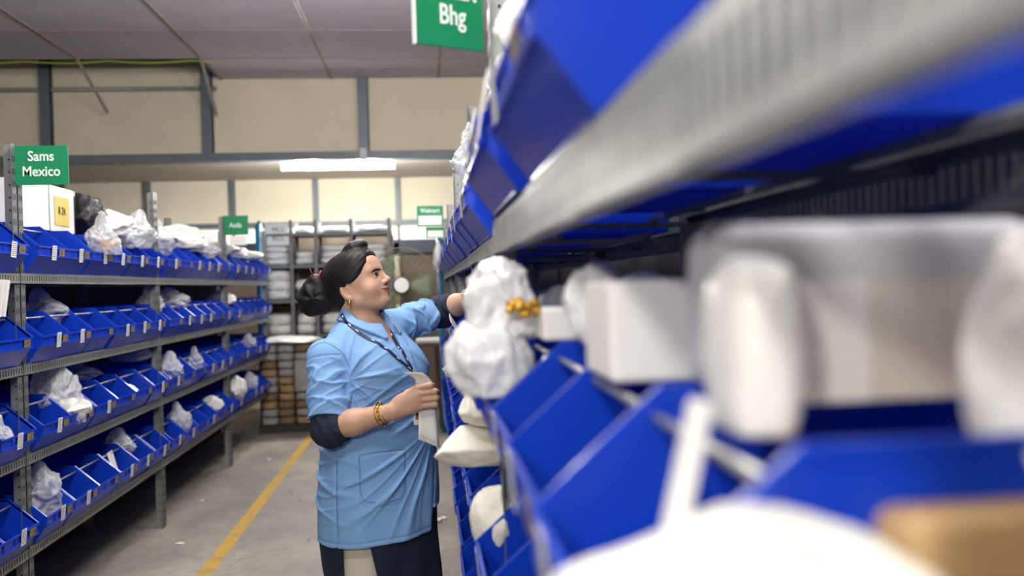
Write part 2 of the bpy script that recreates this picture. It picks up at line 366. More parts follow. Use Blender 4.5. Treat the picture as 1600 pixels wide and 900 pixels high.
def place_bin(side, xf, y, z, wd, label, group, rnd, rod=True, card=None, numtag=None, face=0.0):
    key = round(wd, 3)
    if key not in LW: LW[key] = bin_meshes(wd)
    sh, rd = LW[key]
    t = empty('storage_bin', (xf, y, z) if side == 'L' else (xf, y+wd, z), R(90) if side == 'L' else R(-90))
    obj('bin_shell', sh, t)
    if rod: obj('rod', rd, t)
    left = side == 'L'
    if card is None: card = rnd.random() < .8
    if card:
        c = obj('paper_label', CARDS[rnd.randrange(4)], t); c.location = (wd*(.52 if left else .3)+rnd.uniform(-.01, .01), -.0605, .090+rnd.uniform(-.004, .003)); c.rotation_euler = (R(5), rnd.uniform(-.05, .05), 0)
    if numtag is not None:
        c = obj('number_tag', tag_mesh(numtag), t); c.location = (wd*.80, -.0592, .088); c.rotation_euler = (R(5), 0, 0)
    tag(t, label, 'bin', group); return t

LEV_L = [1.500, 1.135, .775, .405]
LEV_R = [1.508, 1.118, .758, .390]
SHN = ['top', 'second', 'third', 'bottom']
LY = [3.73-BAY, 3.73, 5.545, 7.40]; LNAME = ['nearest', 'second', 'third', 'farthest']
rnd = random.Random(4)
for b, y0 in enumerate(LY):
    nm = ['nearest bay, cut off by the left picture edge', 'second bay, behind the Sams Mexico sign', 'third bay, middle of the row', 'farthest bay, behind the Asda sign'][b]
    rack('L', y0, BAY-.005 if b != 2 else BAY+.02, -1.61, LEV_L, 'slotted steel rack on the left, ' + nm, group='left shelving racks')
    for r_, z in enumerate(LEV_L):
        n = 6; p = (BAY-.07)/n
        for i in range(n):
            if b == 0 and i < 4: continue
            wd = p-.012
            yy = y0+.038+i*p+rnd.uniform(-.002, .002)
            lab = 'blue bin, left racks, %s bay, %s shelf, %s bin from its near end' % (LNAME[b], SHN[r_], ORD[i] if i else 'first')
            place_bin('L', -1.612+rnd.uniform(-.004, .006), yy, z+.0005, wd, lab, 'bins on the left racks', rnd, rod=(r_ > 0 or rnd.random() < .2), numtag='%d%02d' % (3-min(r_, 2), (i+1+b*6+r_*3) % 40))
RY = [(.12, 1.83, .148, 'near bay, very close at the right'), (1.955, 1.105, .150, 'short bay behind the post of the Bhg sign'), (3.065, 1.83, .155, 'bay the woman reaches into'), (4.90, 1.83, .160, 'bay beyond the woman, before the last one'), (6.735, 1.83, .165, 'farthest bay, by the blue pipe')]
RN = ['nearest', 'second', 'third', 'fourth', 'farthest']
for b, (y0, L, xf, nm) in enumerate(RY):
    lev = LEV_R
    bh = {0: .075} if b == 0 else {}
    if b == 0: lev = [1.538, 1.105, .745, .38]
    rack('R', y0, L-.005, xf, lev, 'slotted steel rack on the right, ' + nm, bh, post_h=(2.12 if b in (0,) else None), group='right shelving racks')
    for r_, z in enumerate(lev):
        n = 4 if b == 1 else 6
        wide = b == 0 and r_ == 0                       # the close top shelf carries three wide bins set apart
        if wide: n = 3
        p = (L-.07)/n
        for i in range(n):
            if b == 0 and i == 0: continue
            wd = p-(.10 if wide else .012)
            lab = ('wide ' if wide else '')+'blue bin, right racks, %s bay, %s shelf, %s bin from its near end' % (RN[b], SHN[r_], ORD[i] if i else 'first')
            place_bin('R', xf-.004+rnd.uniform(-.006, .004), y0+.038+i*p, z+.0005, wd, lab, 'bins on the right racks', rnd, rod=True, card=rnd.random() < .6, numtag='%d%02d' % (3-min(r_, 2), (i+5+b*7+r_*3) % 40))
# ------------------------------------------------------------------ smooth bodies from blended volumes
def surf(sdf, lo, hi, h, name, mats, colour=None, B=8, smooth=True):
    lo = np.array(lo, float); hi = np.array(hi, float); nb = np.ceil((hi-lo)/(h*B)).astype(int)
    bx = np.stack(np.meshgrid(*[np.arange(n) for n in nb], indexing='ij'), -1).reshape(-1, 3)
    d = sdf(lo + (bx+.5)*h*B); bx = bx[np.abs(d) < h*B*.87*1.45 + h]
    g = np.stack(np.meshgrid(*[np.arange(B+1)]*3, indexing='ij'), -1).reshape(-1, 3)
    S = (nb*B+2).astype(np.int64)
    def cid(c): return ((c[:, 0]+1)*(S[1]+2) + (c[:, 1]+1))*(S[2]+2) + (c[:, 2]+1)
    ids, pts, quads = [], [], []
    for k in range(0, len(bx), 300):
        bb = bx[k:k+300]; G = bb[:, None, :]*B + g[None]
        D = sdf((lo + G*h).reshape(-1, 3)).reshape(len(bb), B+1, B+1, B+1); I = D < 0
        cnt = np.zeros((len(bb), B, B, B), int); acc = np.zeros((len(bb), B, B, B, 3)); ec = np.zeros((len(bb), B, B, B))
        for a in (0, 1):
            for b in (0, 1):
                for c in (0, 1): cnt += I[:, a:a+B, b:b+B, c:c+B]
        sl = lambda o: (slice(None),) + tuple(slice(q, q+B) for q in o)
        for ax in range(3):
            for u in (0, 1):
                for v in (0, 1):
                    o = [0, 0, 0]; oo = [i for i in range(3) if i != ax]; o[oo[0]] = u; o[oo[1]] = v; o2 = list(o); o2[ax] = 1
                    a, b = D[sl(o)], D[sl(o2)]; cr = (a < 0) != (b < 0)
                    t = np.where(cr, a/np.where(cr, a-b, 1), 0); pos = np.zeros(a.shape+(3,)); pos[..., ax] = t; pos[..., oo[0]] += u; pos[..., oo[1]] += v
                    acc += pos*cr[..., None]; ec += cr
            # quads on edges starting in this block
            a = D[:, :B, :B, :B]; o = [0, 0, 0]; o[ax] = 1; b = D[sl(o)]; cr = (a < 0) != (b < 0)
            n, i, j, l = np.nonzero(cr); c0 = bb[n]*B + np.stack([i, j, l], -1); oo = [(ax+1) % 3, (ax+2) % 3]
            def off(p, q):
                c = c0.copy(); c[:, oo[0]] -= p; c[:, oo[1]] -= q; return cid(c)
            qd = np.stack([off(1, 1), off(0, 1), off(0, 0), off(1, 0)], -1); inside = a[cr] < 0
            qd[~inside] = qd[~inside][:, ::-1]; quads.append(qd)
        act = (cnt > 0) & (cnt < 8); n, i, j, l = np.nonzero(act); c = bb[n]*B + np.stack([i, j, l], -1)
        ids.append(cid(c)); pts.append(lo + (c + acc[act]/np.maximum(ec[act], 1)[:, None])*h)
    ids = np.concatenate(ids); pts = np.concatenate(pts); quads = np.concatenate(quads)
    o = np.argsort(ids); ids = ids[o]; pts = pts[o]; ix = np.searchsorted(ids, quads); ix = np.minimum(ix, len(ids)-1)
    ok = (ids[ix] == quads).all(1); ix = ix[ok]
    me = bpy.data.meshes.new(name); me.from_pydata(pts.tolist(), [], ix.tolist())
    for m in mats: me.materials.append(m)
    me.polygons.foreach_set('use_smooth', [smooth]*len(me.polygons))
    if colour is not None:
        ce = pts[ix].mean(1); me.polygons.foreach_set('material_index', colour(ce).astype(int).tolist())
    me.update(); return me
nrm = lambda p: np.sqrt((p*p).sum(-1))
def ell(p, c, r):
    r = np.array(r); q = p-np.array(c); k0 = nrm(q/r); k1 = nrm(q/(r*r)); return k0*(k0-1)/np.maximum(k1, 1e-9)
def sph(p, c, r): return nrm(p-np.array(c))-r
def cap(p, a, b, ra, rb):
    a = np.array(a, float); b = np.array(b, float); ab = b-a; t = np.clip(((p-a)@ab)/max(ab@ab, 1e-12), 0, 1)
    return nrm(p-a-t[:, None]*ab) - (ra+(rb-ra)*t)
def smin(a, b, k): h_ = np.maximum(k-np.abs(a-b), 0)/k; return np.minimum(a, b)-h_*h_*k*.25
def smax(a, b, k): return -smin(-a, -b, k)
def chain(p, pts, k=.01):
    d = None
    for (a, ra), (b, rb) in zip(pts[:-1], pts[1:]):
        e = cap(p, a, b, ra, rb); d = e if d is None else smin(d, e, k)
    return d
def swav(p, seed, f, n=6, st=(1, 1, 1)):
    r = np.random.RandomState(seed); out = 0
    for i in range(n):
        k = r.normal(size=3)*f*np.array(st)*(.6+.8*r.rand()); out = out + np.sin(p@k + r.rand()*6.28 + 1.3*np.sin(p@(k[[1, 2, 0]]*.6)+i))
    return out/n
# ---- head frame: x forward, y to her left, z up, origin between the ears
HO = np.array((-.243, 3.15, 1.383)); HY, HP = R(18), R(20)
Fd = np.array((math.cos(HY)*math.cos(HP), -math.sin(HY)*math.cos(HP), math.sin(HP)))
Ld = np.array((math.sin(HY), math.cos(HY), 0.)); Ud = np.cross(Fd, Ld)
HM = np.stack([Fd, Ld, Ud]);                 # world -> head rows
def toH(p): return (p-HO)@HM.T
def toW(q): return np.asarray(q)@HM + HO
def head_sdf(p):
    q = toH(p); m = q.copy(); m[:, 1] = np.abs(m[:, 1])
    d = ell(m, (.006, 0, .055), (.100, .074, .084))
    d = smin(d, ell(m, (.052, 0, .078), (.058, .058, .052)), .03)
    d = smin(d, ell(m, (.046, 0, .0), (.060, .060, .074)), .03)
    d = smin(d, cap(m, (.008, .050, -.028), (.070, .020, -.060), .020, .020), .03)
    d = smin(d, ell(m, (.084, 0, -.060), (.021, .024, .018)), .018)
    d = smin(d, sph(m, (.064, .036, -.010), .031), .02)
    d = smin(d, ell(m, (.084, 0, -.028), (.025, .028, .024)), .015)
    d = smin(d, cap(m, (.101, .006, .050), (.084, .042, .052), .011, .010), .015)
    d = smax(d, -ell(m, (.112, .031, .031), (.018, .017, .013)), .014)
    d = smin(d, cap(m, (.1020, 0, .046), (.1215, 0, .0060), .0062, .0088), .012)
    d = smin(d, sph(m, (.1225, 0, .0035), .0094), .006)
    d = smin(d, ell(m, (.109, .0115, -.001), (.0125, .0068, .0075)), .006)
    d = smax(d, -ell(m, (.1155, .0065, -.0085), (.006, .0034, .004)), .003)
    # lids round the eyeball
    e = np.array((.0885, .0315, .030)); lid = sph(m, e, .0142)
    lid = smax(lid, -ell(m, e+np.array((.012, .002, -.0005)), (.012, .0125, .0036)), .002)
    d = smin(d, lid, .006)
    # lips
    up_ = smin(cap(m, (.1105, .004, -.0215), (.0915, .031, -.0225), .0050, .0018), cap(m, (.109, 0, -.0222), (.1095, .004, -.0215), .005, .0052), .004)
    lo_ = cap(m, (.1070, 0, -.0350), (.0925, .028, -.0262), .0058, .0018)
    d = smin(d, up_, .005); d = smin(d, lo_, .005)
    d = smax(d, -cap(m, (.1175, 0, -.0288), (.0955, .0305, -.0235), .0016, .0013), .002)
    # ears
    ec = np.array((-.008, .074, .006)); r_ = m-ec; a = R(-12)
    rr = np.stack([r_[:, 0]*math.cos(a)-r_[:, 2]*math.sin(a), r_[:, 1]-.25*(-r_[:, 0]), r_[:, 0]*math.sin(a)+r_[:, 2]*math.cos(a)], -1)
    ear = ell(rr, (0, 0, 0), (.0175, .0075, .031)); ear = smax(ear, -ell(rr, (.004, .008, .003), (.0105, .0095, .0205)), .0025)
    ear = smin(ear, ell(rr, (.004, .002, -.024), (.009, .005, .010)), .004)
    ear = smin(ear, cap(rr, (-.002, .002, -.010), (-.005, .003, .014), .0026, .0022), .004)
    d = smin(d, ear, .006)
    return d
def neck_sdf(p): return smin(cap(p, toW((-.018, 0, -.02)), (-.222, 3.165, 1.245), .056, .062), cap(p, toW((.004, 0, -.05)), (-.218, 3.15, 1.26), .030, .046), .03)
# ---- body joints (world)
SR, ER, WR = np.array((-.346, 3.02, 1.176)), np.array((-.326, 2.94, .949)), np.array((-.124, 2.87, 1.006))
SL, EL, WL = np.array((-.133, 3.28, 1.258)), np.array((.056, 3.44, 1.304)), np.array((.160, 3.28, 1.352))
tn = np.array((math.cos(R(42)), -math.sin(R(42)), 0)); tl = np.array((math.sin(R(42)), math.cos(R(42)), 0))
TZ = [.20, .39, .545, .70, .85, .98, 1.10, 1.19, 1.26, 1.31]
TCX = [-.170, -.172, -.190, -.188, -.184, -.186, -.187, -.200, -.212, -.222]
TCY = [3.15, 3.15, 3.15, 3.15, 3.15, 3.15, 3.15, 3.155, 3.16, 3.165]
TRL = [.210, .215, .222, .222, .210, .193, .184, .166, .122, .060]
TRN = [.195, .190, .192, .190, .180, .160, .150, .128, .095, .055]
def torso(p, off=0., zs=TZ, rl=TRL, rn=TRN):
    z = p[:, 2]; cx = np.interp(z, TZ, TCX); cy = np.interp(z, TZ, TCY); a = np.interp(z, TZ, rl)+off; b = np.interp(z, TZ, rn)+off
    dx, dy = p[:, 0]-cx, p[:, 1]-cy; l = dx*tl[0]+dy*tl[1]; n = dx*tn[0]+dy*tn[1]
    k0 = np.sqrt((l/a)**2+(n/b)**2); k1 = np.sqrt((l/a**2)**2+(n/b**2)**2); return k0*(k0-1)/np.maximum(k1, 1e-6)*.93
def bust(p, s, r=.082): c = np.array((TCX[6], 3.15, 1.115))+tn*.066+tl*(s*.070-.010); return sph(p, c, r)
# hand builder: finger chains
def v3(*a): return np.array(a, float)
KN = [v3(-.041, 2.860, 1.081), v3(-.036, 2.855, 1.061), v3(-.036, 2.856, 1.041), v3(-.037, 2.860, 1.021)]
PP = [v3(.000, 2.852, 1.087), v3(.014, 2.850, 1.067), v3(.017, 2.850, 1.046), v3(.014, 2.855, 1.025)]
def hand_r(p):
    d = None
    for i in range(4):
        base = WR + v3(.006, 0, .010-.007*i)
        e = cap(p, base, KN[i], .0150, .0112); d = e if d is None else smin(d, e, .016)
    d = smin(d, ell(p, WR*.5+KN[1]*.25+KN[2]*.25+v3(.0, .008, 0), (.045, .016, .034)), .02)
    for i in range(4):
        tip1 = PP[i]+v3(.006, .026, -.004); tip2 = tip1+v3(-.018, .010, -.002)
        f = chain(p, [(KN[i], .0106), ((KN[i]+PP[i])/2, .0094), (PP[i], .0098), (tip1, .0086), (tip2, .0074)], .004)
        d = smin(d, f, .0035)
    th = chain(p, [(WR+v3(.012, .012, .012), .016), (WR+v3(.050, .030, .050), .0135), (WR+v3(.085, .042, .070), .0108), (WR+v3(.112, .040, .066), .0092)], .006)
    return smin(d, th, .010)
HLd = v3(.20, 3.205, 1.362)
def hand_l(p):
    d = None; k = HLd; side = v3(.35, .85, .0); side /= np.linalg.norm(side); fwd = (HLd-WL)/np.linalg.norm(HLd-WL)
    for i in range(4):
        o = side*(.033-.022*i); e = cap(p, WL+o*.45+fwd*.01, k+o, .014, .0108); d = e if d is None else smin(d, e, .015)
    for i, L in enumerate((.085, .095, .09, .07)):
        o = side*(.033-.022*i); a = k+o; b = a+v3(.022, -.020, .003)*L/.09*1.4; c = b+v3(.020, -.012, -.020)*L/.09; e = c+v3(.004, -.004, -.022)*L/.09
        d = smin(d, chain(p, [(a, .0102), (b, .0094), (c, .0086), (e, .0074)], .004), .004)
    t0 = WL+side*-.02+fwd*.02; th = chain(p, [(t0, .015), (t0+v3(.01, -.05, -.004), .012), (t0+v3(.034, -.072, -.012), .0095)], .006)
    return smin(d, th, .010)
def skin_sdf(p):
    d = np.full(len(p), 9.); z = p[:, 2]
    d = smin(head_sdf(p), neck_sdf(p), .022)
    d = smin(d, np.maximum(torso(p, -.022), z-1.30), .03)
    d = smin(d, chain(p, [(SR, .052), (ER, .044), (ER*.6+WR*.4, .0405), (WR, .0262)], .02), .02)
    d = smin(d, hand_r(p), .012)
    d = smin(d, chain(p, [(SL, .050), (EL, .043), (EL*.55+WL*.45, .041), (WL, .029)], .02), .02)
    d = smin(d, hand_l(p), .012)
    return d
m_skin = mat('skin', (198, 156, 132), .50, 0, .05, 220, .05, 22, sub=.06); m_lip = mat('lips', (164, 100, 90), .38)
m_hair = bpy.data.materials.new('black_hair'); m_hair.use_nodes = True
def hair_nodes(nt, b):
    N = nt.nodes.new; tc = N('ShaderNodeTexCoord'); mp = N('ShaderNodeMapping'); mp.vector_type = 'TEXTURE'; mp.inputs['Rotation'].default_value = (0, R(-38), 0); mp.inputs['Scale'].default_value = (1/9, 1/150, 1/330)
    n = N('ShaderNodeTexNoise'); n.inputs['Scale'].default_value = 1.0; n.inputs['Detail'].default_value = 4; bp = N('ShaderNodeBump'); bp.inputs['Strength'].default_value = .35; bp.inputs['Distance'].default_value = .002
    r = N('ShaderNodeValToRGB'); r.color_ramp.elements[0].position = .35; r.color_ramp.elements[0].color = lin((13, 11, 14)) + (1,); r.color_ramp.elements[1].position = .7; r.color_ramp.elements[1].color = lin((30, 26, 27)) + (1,)
    nt.links.new(tc.outputs['Object'], mp.inputs[0]); nt.links.new(mp.outputs[0], n.inputs['Vector']); nt.links.new(n.outputs['Fac'], bp.inputs['Height']); nt.links.new(bp.outputs[0], b.inputs['Normal'])
    nt.links.new(n.outputs['Fac'], r.inputs[0]); nt.links.new(r.outputs[0], b.inputs['Base Color']); b.inputs['Roughness'].default_value = .48; b.inputs['Specular IOR Level'].default_value = .28
hair_nodes(m_hair.node_tree, m_hair.node_tree.nodes['Principled BSDF'])
BUN = v3(-.392, 3.175, 1.372); KNOT = v3(-.384, 3.16, 1.430)
def hair_sdf(p):
    q = toH(p); m = q.copy(); m[:, 1] = np.abs(m[:, 1]); x, y, z = m[:, 0], m[:, 1], m[:, 2]
    st = .0005*np.sin(420*(z*.8-x*.6)+5*np.sin(30*y))
    d = ell(m, (.000, 0, .060), (.112, .084, .093)); d = smin(d, ell(m, (-.045, 0, .02), (.062, .066, .066)), .03)
    d = smin(d, ell(m, (.045, 0, .095), (.060, .068, .050)), .03)
    hl = np.interp(z, [-.09, -.01, .022, .034, .060, .082, .128, .2], [-.035, -.028, -.022, .030, .056, .074, .084, .090]) + .02*np.maximum(0, .04-y)/.04*(z < .12)
    hl = hl + .016*np.clip((z-.028)/.02, 0, 1)*np.clip((.150-z)/.02, 0, 1)
    d = smax(d, x-hl, .006); d = d+st
    puff = ell(q, (.050, .004, .150), (.046, .042, .026)) + .0006*np.sin(300*q[:, 0]+90*q[:, 2]); d = smin(d, puff, .012)
    b = p-BUN; tw = .0035*np.sin(np.arctan2(b[:, 2], b[:, 0])*5+34*nrm(b)+b[:, 1]*40)
    d = smin(d, ell(p, BUN, (.060, .058, .066))+tw, .02); d = smin(d, ell(p, BUN+v3(.036, .0, .012), (.045, .050, .055)), .03)
    d = smin(d, ell(p, KNOT, (.026, .03, .024))+tw*.7, .012)
    return d
# ---- clothing volumes
def coat_body(p):
    z = p[:, 2]; d = torso(p, .006)
    for s in (-1, 1): d = smin(d, bust(p, s, .084), .06)
    d = smin(d, cap(p, SR+v3(.02, .01, -.006), (-.235, 3.15, 1.256), .058, .060), .05); d = smin(d, cap(p, SL+v3(-.02, -.01, -.006), (-.215, 3.165, 1.256), .056, .060), .05)
    return d
P0 = v3(.012, 2.98, .925)
def rid(u, sharp=3.):                         # soft ridge wave: narrow crest, wide trough
    return np.exp(-sharp*(1-np.sin(u)))*2-.5
def folds(p):
    dx, dz = p[:, 0]-P0[0], p[:, 2]-P0[2]; r = np.sqrt(dx*dx+dz*dz)+1e-6; a = np.arctan2(dz, dx)
    near = 1/(1+np.exp((p[:, 1]-3.16)*40)); z = p[:, 2]; x = p[:, 0]
    w1 = swav(p, 21, 9, 4); w2 = swav(p, 22, 17, 4)
    m1 = np.clip((r-.05)/.12, 0, 1)*np.clip((.50-r)/.25, 0, 1)*np.clip((-1.62-a)/.25, 0, 1)*np.clip((a+2.85)/.35, 0, 1)
    w3 = swav(p, 23, 38, 4); f = (.0052*rid(a*17+1.6*w1+.8*w2+r*5, 5)+.0022*rid(a*31+2.2*w1+w2, 5))*m1*near
    # stretch folds from the armpit and across the chest
    ax_, az_ = x+.270, z-1.100; ra = np.sqrt(ax_**2+az_**2)+1e-6; aa = np.arctan2(az_, ax_)
    m2 = np.clip((.24-ra)/.14, 0, 1)*np.clip(ra/.05, 0, 1)*near*np.clip((aa+1.5)/.3, 0, 1)*np.clip((1.9-aa)/.4, 0, 1)
    f = f + (.0044*rid(aa*7.5+1.4*w1+9*ra, 5)+.0020*rid(aa*14+2*w2+w1, 5))*m2
    # creases above the forearm
    m3 = np.clip((1.12-z)/.06, 0, 1)*np.clip((z-.90)/.05, 0, 1)*near*np.clip((x+.30)/.06, 0, 1)
    f = f + (.0044*rid((z*.75-x*.45)*105+1.8*w1+w2, 5)+.0016*rid((z*.8-x*.3)*190+2*w2+w3, 5))*m3
    # side wrinkles at the hip, soft drape to the hem
    m4 = np.clip((z-.60)/.1, 0, 1)*np.clip((.96-z)/.1, 0, 1)*np.clip((-.22-x)/.1, 0, 1)
    f = f + (.0036*rid((z+.35*x)*70+1.9*w1+w2, 5)+.0016*rid((z-.3*x)*130+2*w2+w3, 5))*m4
    f = f + .0040*np.sin((x*.9+p[:, 1]*.5)*46+1.5*w1)*np.clip((.74-z)/.15, 0, 1)
    # far chest, under the raised arm
    m5 = (1-m2)*np.clip((z-1.05)/.08, 0, 1)*np.clip((x+.16)/.05, 0, 1)
    f = f + .0030*rid((z*.9+x*.8)*70+1.5*w2+w1)*m5
    return -(f) + .0016*swav(p, 3, 34)
def sleeve_r(p):
    A, Bq = SR, SR+(ER-SR)*.86; d = cap(p, A, Bq, .060, .071)
    ax_ = (Bq-A)/np.linalg.norm(Bq-A); t = (p-A)@ax_; L = np.linalg.norm(Bq-A); u1 = swav(p, 31, 14, 4); u2 = swav(p, 32, 30, 4)
    cut = t-L+.006*np.sin(p[:, 0]*30); w_ = -.0042*rid(t*62+p[:, 0]*30+2.4*u1+u2, 5)-.0036*rid(t*75-p[:, 0]*42+2.2*u2+1.7*u1, 6)-.0016*rid(t*130+p[:, 0]*70+2*u2, 5)
    return smax(d+w_*np.clip(t/.06, 0, 1), cut, .004), t
def sleeve_l(p):
    A, Bq = SL, SL+(EL-SL)*.72; d = cap(p, A, Bq, .064, .066); ax_ = (Bq-A)/np.linalg.norm(Bq-A); t = (p-A)@ax_; L = np.linalg.norm(Bq-A)
    u1 = swav(p, 33, 16, 4); u2 = swav(p, 34, 32, 4); w_ = -.0050*rid(t*66+p[:, 2]*34+2*u1+u2, 5)-.0042*rid(t*50-p[:, 2]*50+2*u2, 6)-.0018*rid(t*120+p[:, 2]*90+2*u1, 5) + .0015*swav(p, 11, 60)
    return smax(d+w_*np.clip(t/.05, 0, 1), t-L, .004)
def coat_sdf(p):
    z = p[:, 2]; d = coat_body(p); s, t = sleeve_r(p)
    seam = .0022*np.exp(-((t-.012)/.003)**2)*(s < .01)*(p[:, 1] < 3.1)
    d = smin(d+folds(p), s, .014)+seam; d = smin(d, sleeve_l(p), .025)
    edge = np.interp(z, [.5, .85, .95], [-.014, .012, .03])
    hem = np.where(p[:, 0] < edge, .548+.09*(p[:, 0]+.38)*.6, .640)
    d = smax(d, hem-z, .003)
    d = d + .0035*np.exp(-((p[:, 0]-edge)/.0035)**2)*(z < .93)*(p[:, 1] < 3.2)          # front edge
    d = d + .0025*np.exp(-((z-hem-.016)/.003)**2)                                        # hem stitching
    d = d + .003*np.exp(-((p[:, 0]+.318-.02*(z-.7))/.0032)**2)*(z < .84)*(p[:, 1] < 3.1)  # side seam
    # patch pocket outline
    px, pz = p[:, 0]+.165, z-.775; bx_ = np.maximum(np.abs(px)-.078, np.abs(pz)-.088); cc = (np.abs(px)+np.abs(pz)-.142)*.8; bx_ = np.maximum(bx_, np.where(pz < 0, cc, -1))
    d = d + (p[:, 1] < 3.1)*(.0014*np.exp(-(bx_/.0030)**2) - .0008*np.clip(-bx_/.004, 0, 1))
    # neck opening, V at the front
    npos = v3(-.215, 3.16, 1.30); d = smax(d, -cap(p, (-.240, 3.16, 1.42), (-.205, 3.135, 1.262), .066, .060), .008)
    c0 = v3(-.200, 3.155, 1.275); tip = c0+tn*.13+v3(0, 0, -.085); d = smax(d, -cap(p, c0+tn*.07, tip, .045, .006), .008)
    return d
m_coat = mat('light_blue_cotton', (122, 164, 214), .78, 0, .05, 400, .02, 8); m_navy = mat('navy_knit', (20, 30, 52), .9, 0, .2, 300, .1, 30)
def dress_nodes(nt, b):
    N = nt.nodes.new; tc = N('ShaderNodeTexCoord'); n = N('ShaderNodeTexNoise'); n.inputs['Scale'].default_value = 16; n.inputs['Detail'].default_value = 6; n.inputs['Roughness'].default_value = .75
    r = N('ShaderNodeValToRGB'); r.color_ramp.elements[0].position = .60; r.color_ramp.elements[0].color = lin((14, 26, 48)) + (1,); r.color_ramp.elements[1].position = .78; r.color_ramp.elements[1].color = lin((44, 74, 112)) + (1,)
    nt.links.new(tc.outputs['Object'], n.inputs[0]); nt.links.new(n.outputs['Fac'], r.inputs[0]); nt.links.new(r.outputs[0], b.inputs['Base Color'])
m_dress = node_mat('navy_cotton', dress_nodes, .9); m_cream = mat('cream_trouser_cotton', (206, 200, 186), .85, 0, .1, 80)
person = empty('person', (-.18, 3.15, 0)); PINV = Matrix.Translation((.18, -3.15, 0))
def ppart(name, me): me.transform(PINV); return obj(name, me, person)
body_me = surf(skin_sdf, (-.50, 2.70, .60), (.38, 3.62, 1.60), .0029, 'body', [m_skin])
coat_me = surf(coat_sdf, (-.56, 2.76, .50), (.24, 3.60, 1.42), .0030, 'coat', [m_coat])
coat_bvh = BVHTree.FromPolygons([v.co.copy() for v in coat_me.vertices], [tuple(p.vertices) for p in coat_me.polygons])
body_o = ppart('body', body_me)
ppart('coat', coat_me)
ppart('hair', surf(hair_sdf, (-.52, 2.98, 1.26), (-.10, 3.34, 1.62), .0028, 'hair', [m_hair]))
def under_r(p):
    d = chain(p, [(SR+(ER-SR)*.75, .056), (ER, .0565), (ER*.80+WR*.20, .0505)], .03); ax_ = (WR-ER)/np.linalg.norm(WR-ER); t = (p-ER)@ax_
    return smax(d+.0028*swav(p, 5, 70)+.0015*np.sin(t*170+p[:, 2]*50), np.maximum(t-.052, -((p-SR)@((ER-SR)/np.linalg.norm(ER-SR)))+.15), .003)
def under_l(p):
    d = chain(p, [(SL+(EL-SL)*.6, .052), (EL, .056), (EL*.55+WL*.45, .0495)], .03); ax_ = (WL-EL)/np.linalg.norm(WL-EL); t = (p-EL)@ax_
    return smax(d+.0030*swav(p, 6, 70)+.0018*np.sin(t*160+p[:, 2]*60), t-.098, .003)
ppart('sleeve', surf(under_r, (-.42, 2.85, .86), (-.22, 3.06, 1.10), .003, 'sleeve', [m_navy]))
ppart('sleeve', surf(under_l, (-.08, 3.26, 1.20), (.20, 3.54, 1.42), .003, 'sleeve', [m_navy]))
def collar(p):
    cb = coat_body(p); nd = cap(p, (-.240, 3.16, 1.42), (-.205, 3.135, 1.262), .064, .060)
    lift = .006*np.clip(1-nd/.05, 0, 1); c0 = v3(-.200, 3.155, 1.275); l = (p-c0)@tl; n = (p-c0)@tn
    wd = .040+.014*np.clip(n/.06, 0, 1)*np.exp(-((np.abs(l)-.045)/.02)**2)
    d = np.maximum(np.abs(cb-.006-lift)-.0032, np.maximum(np.maximum(nd-wd, .002-nd), p[:, 2]-np.interp((p-c0)@tn, [-.08, 0, .05], [1.345, 1.318, 1.28]))); cut = .030-np.abs(l)+.0; 
    return np.maximum(d, np.where(n > .03, cut*.8, -1)+np.where(n > .03, .6*np.maximum(0, -nd), 0))
ppart('collar', surf(collar, (-.40, 2.98, 1.14), (-.02, 3.32, 1.42), .0019, 'collar', [m_coat]))
def dress(p):
    z = p[:, 2]; d = torso(p, -.004)+.006*np.sin((p[:, 0]*1.0+p[:, 1]*.6)*46)*np.clip((.6-z)/.2, 0, 1)+.003*swav(p, 9, 30)
    d = np.maximum(d, np.maximum(.20-z, z-.72))
    x0 = np.interp(z, [.2, .39, .56], [-.300, -.300, -.302]); x1 = np.interp(z, [.2, .39, .56], [-.150, -.176, -.212])
    slit = np.maximum(np.maximum(x0-p[:, 0], p[:, 0]-x1), p[:, 1]-3.06); return smax(d, -slit, .004)
ppart('dress', surf(dress, (-.46, 2.88, .17), (.12, 3.42, .75), .005, 'dress', [m_dress]))
def legs(p):
    d = smin(cap(p, (-.235, 3.06, .66), (-.245, 3.07, .10), .098, .075), cap(p, (-.10, 3.22, .66), (-.10, 3.22, .10), .10, .075), .02)
    return np.maximum(d+.004*np.sin(p[:, 0]*70+p[:, 1]*40)*np.clip((.5-p[:, 2])*2, 0, 1), .055-p[:, 2])
ppart('trousers', surf(legs, (-.40, 2.90, .03), (.06, 3.38, .78), .008, 'trousers', [m_cream]))
def shoe(cx, cy):
    def f(p):
        a = R(-35); q = p-v3(cx, cy, 0); x = q[:, 0]*math.cos(a)+q[:, 1]*math.sin(a); y = -q[:, 0]*math.sin(a)+q[:, 1]*math.cos(a)
        r = np.stack([x, y, q[:, 2]], -1); d = smin(ell(r, (.04, 0, .035), (.115, .042, .035)), ell(r, (-.03, 0, .045), (.05, .036, .045)), .02); return np.maximum(d, .004-q[:, 2])
    return f
for cx, cy in ((-.245, 3.07), (-.10, 3.22)):
    ppart('shoe', surf(shoe(cx, cy), (cx-.16, cy-.18, 0), (cx+.18, cy+.16, .12), .005, 'shoe', [M['black']]))
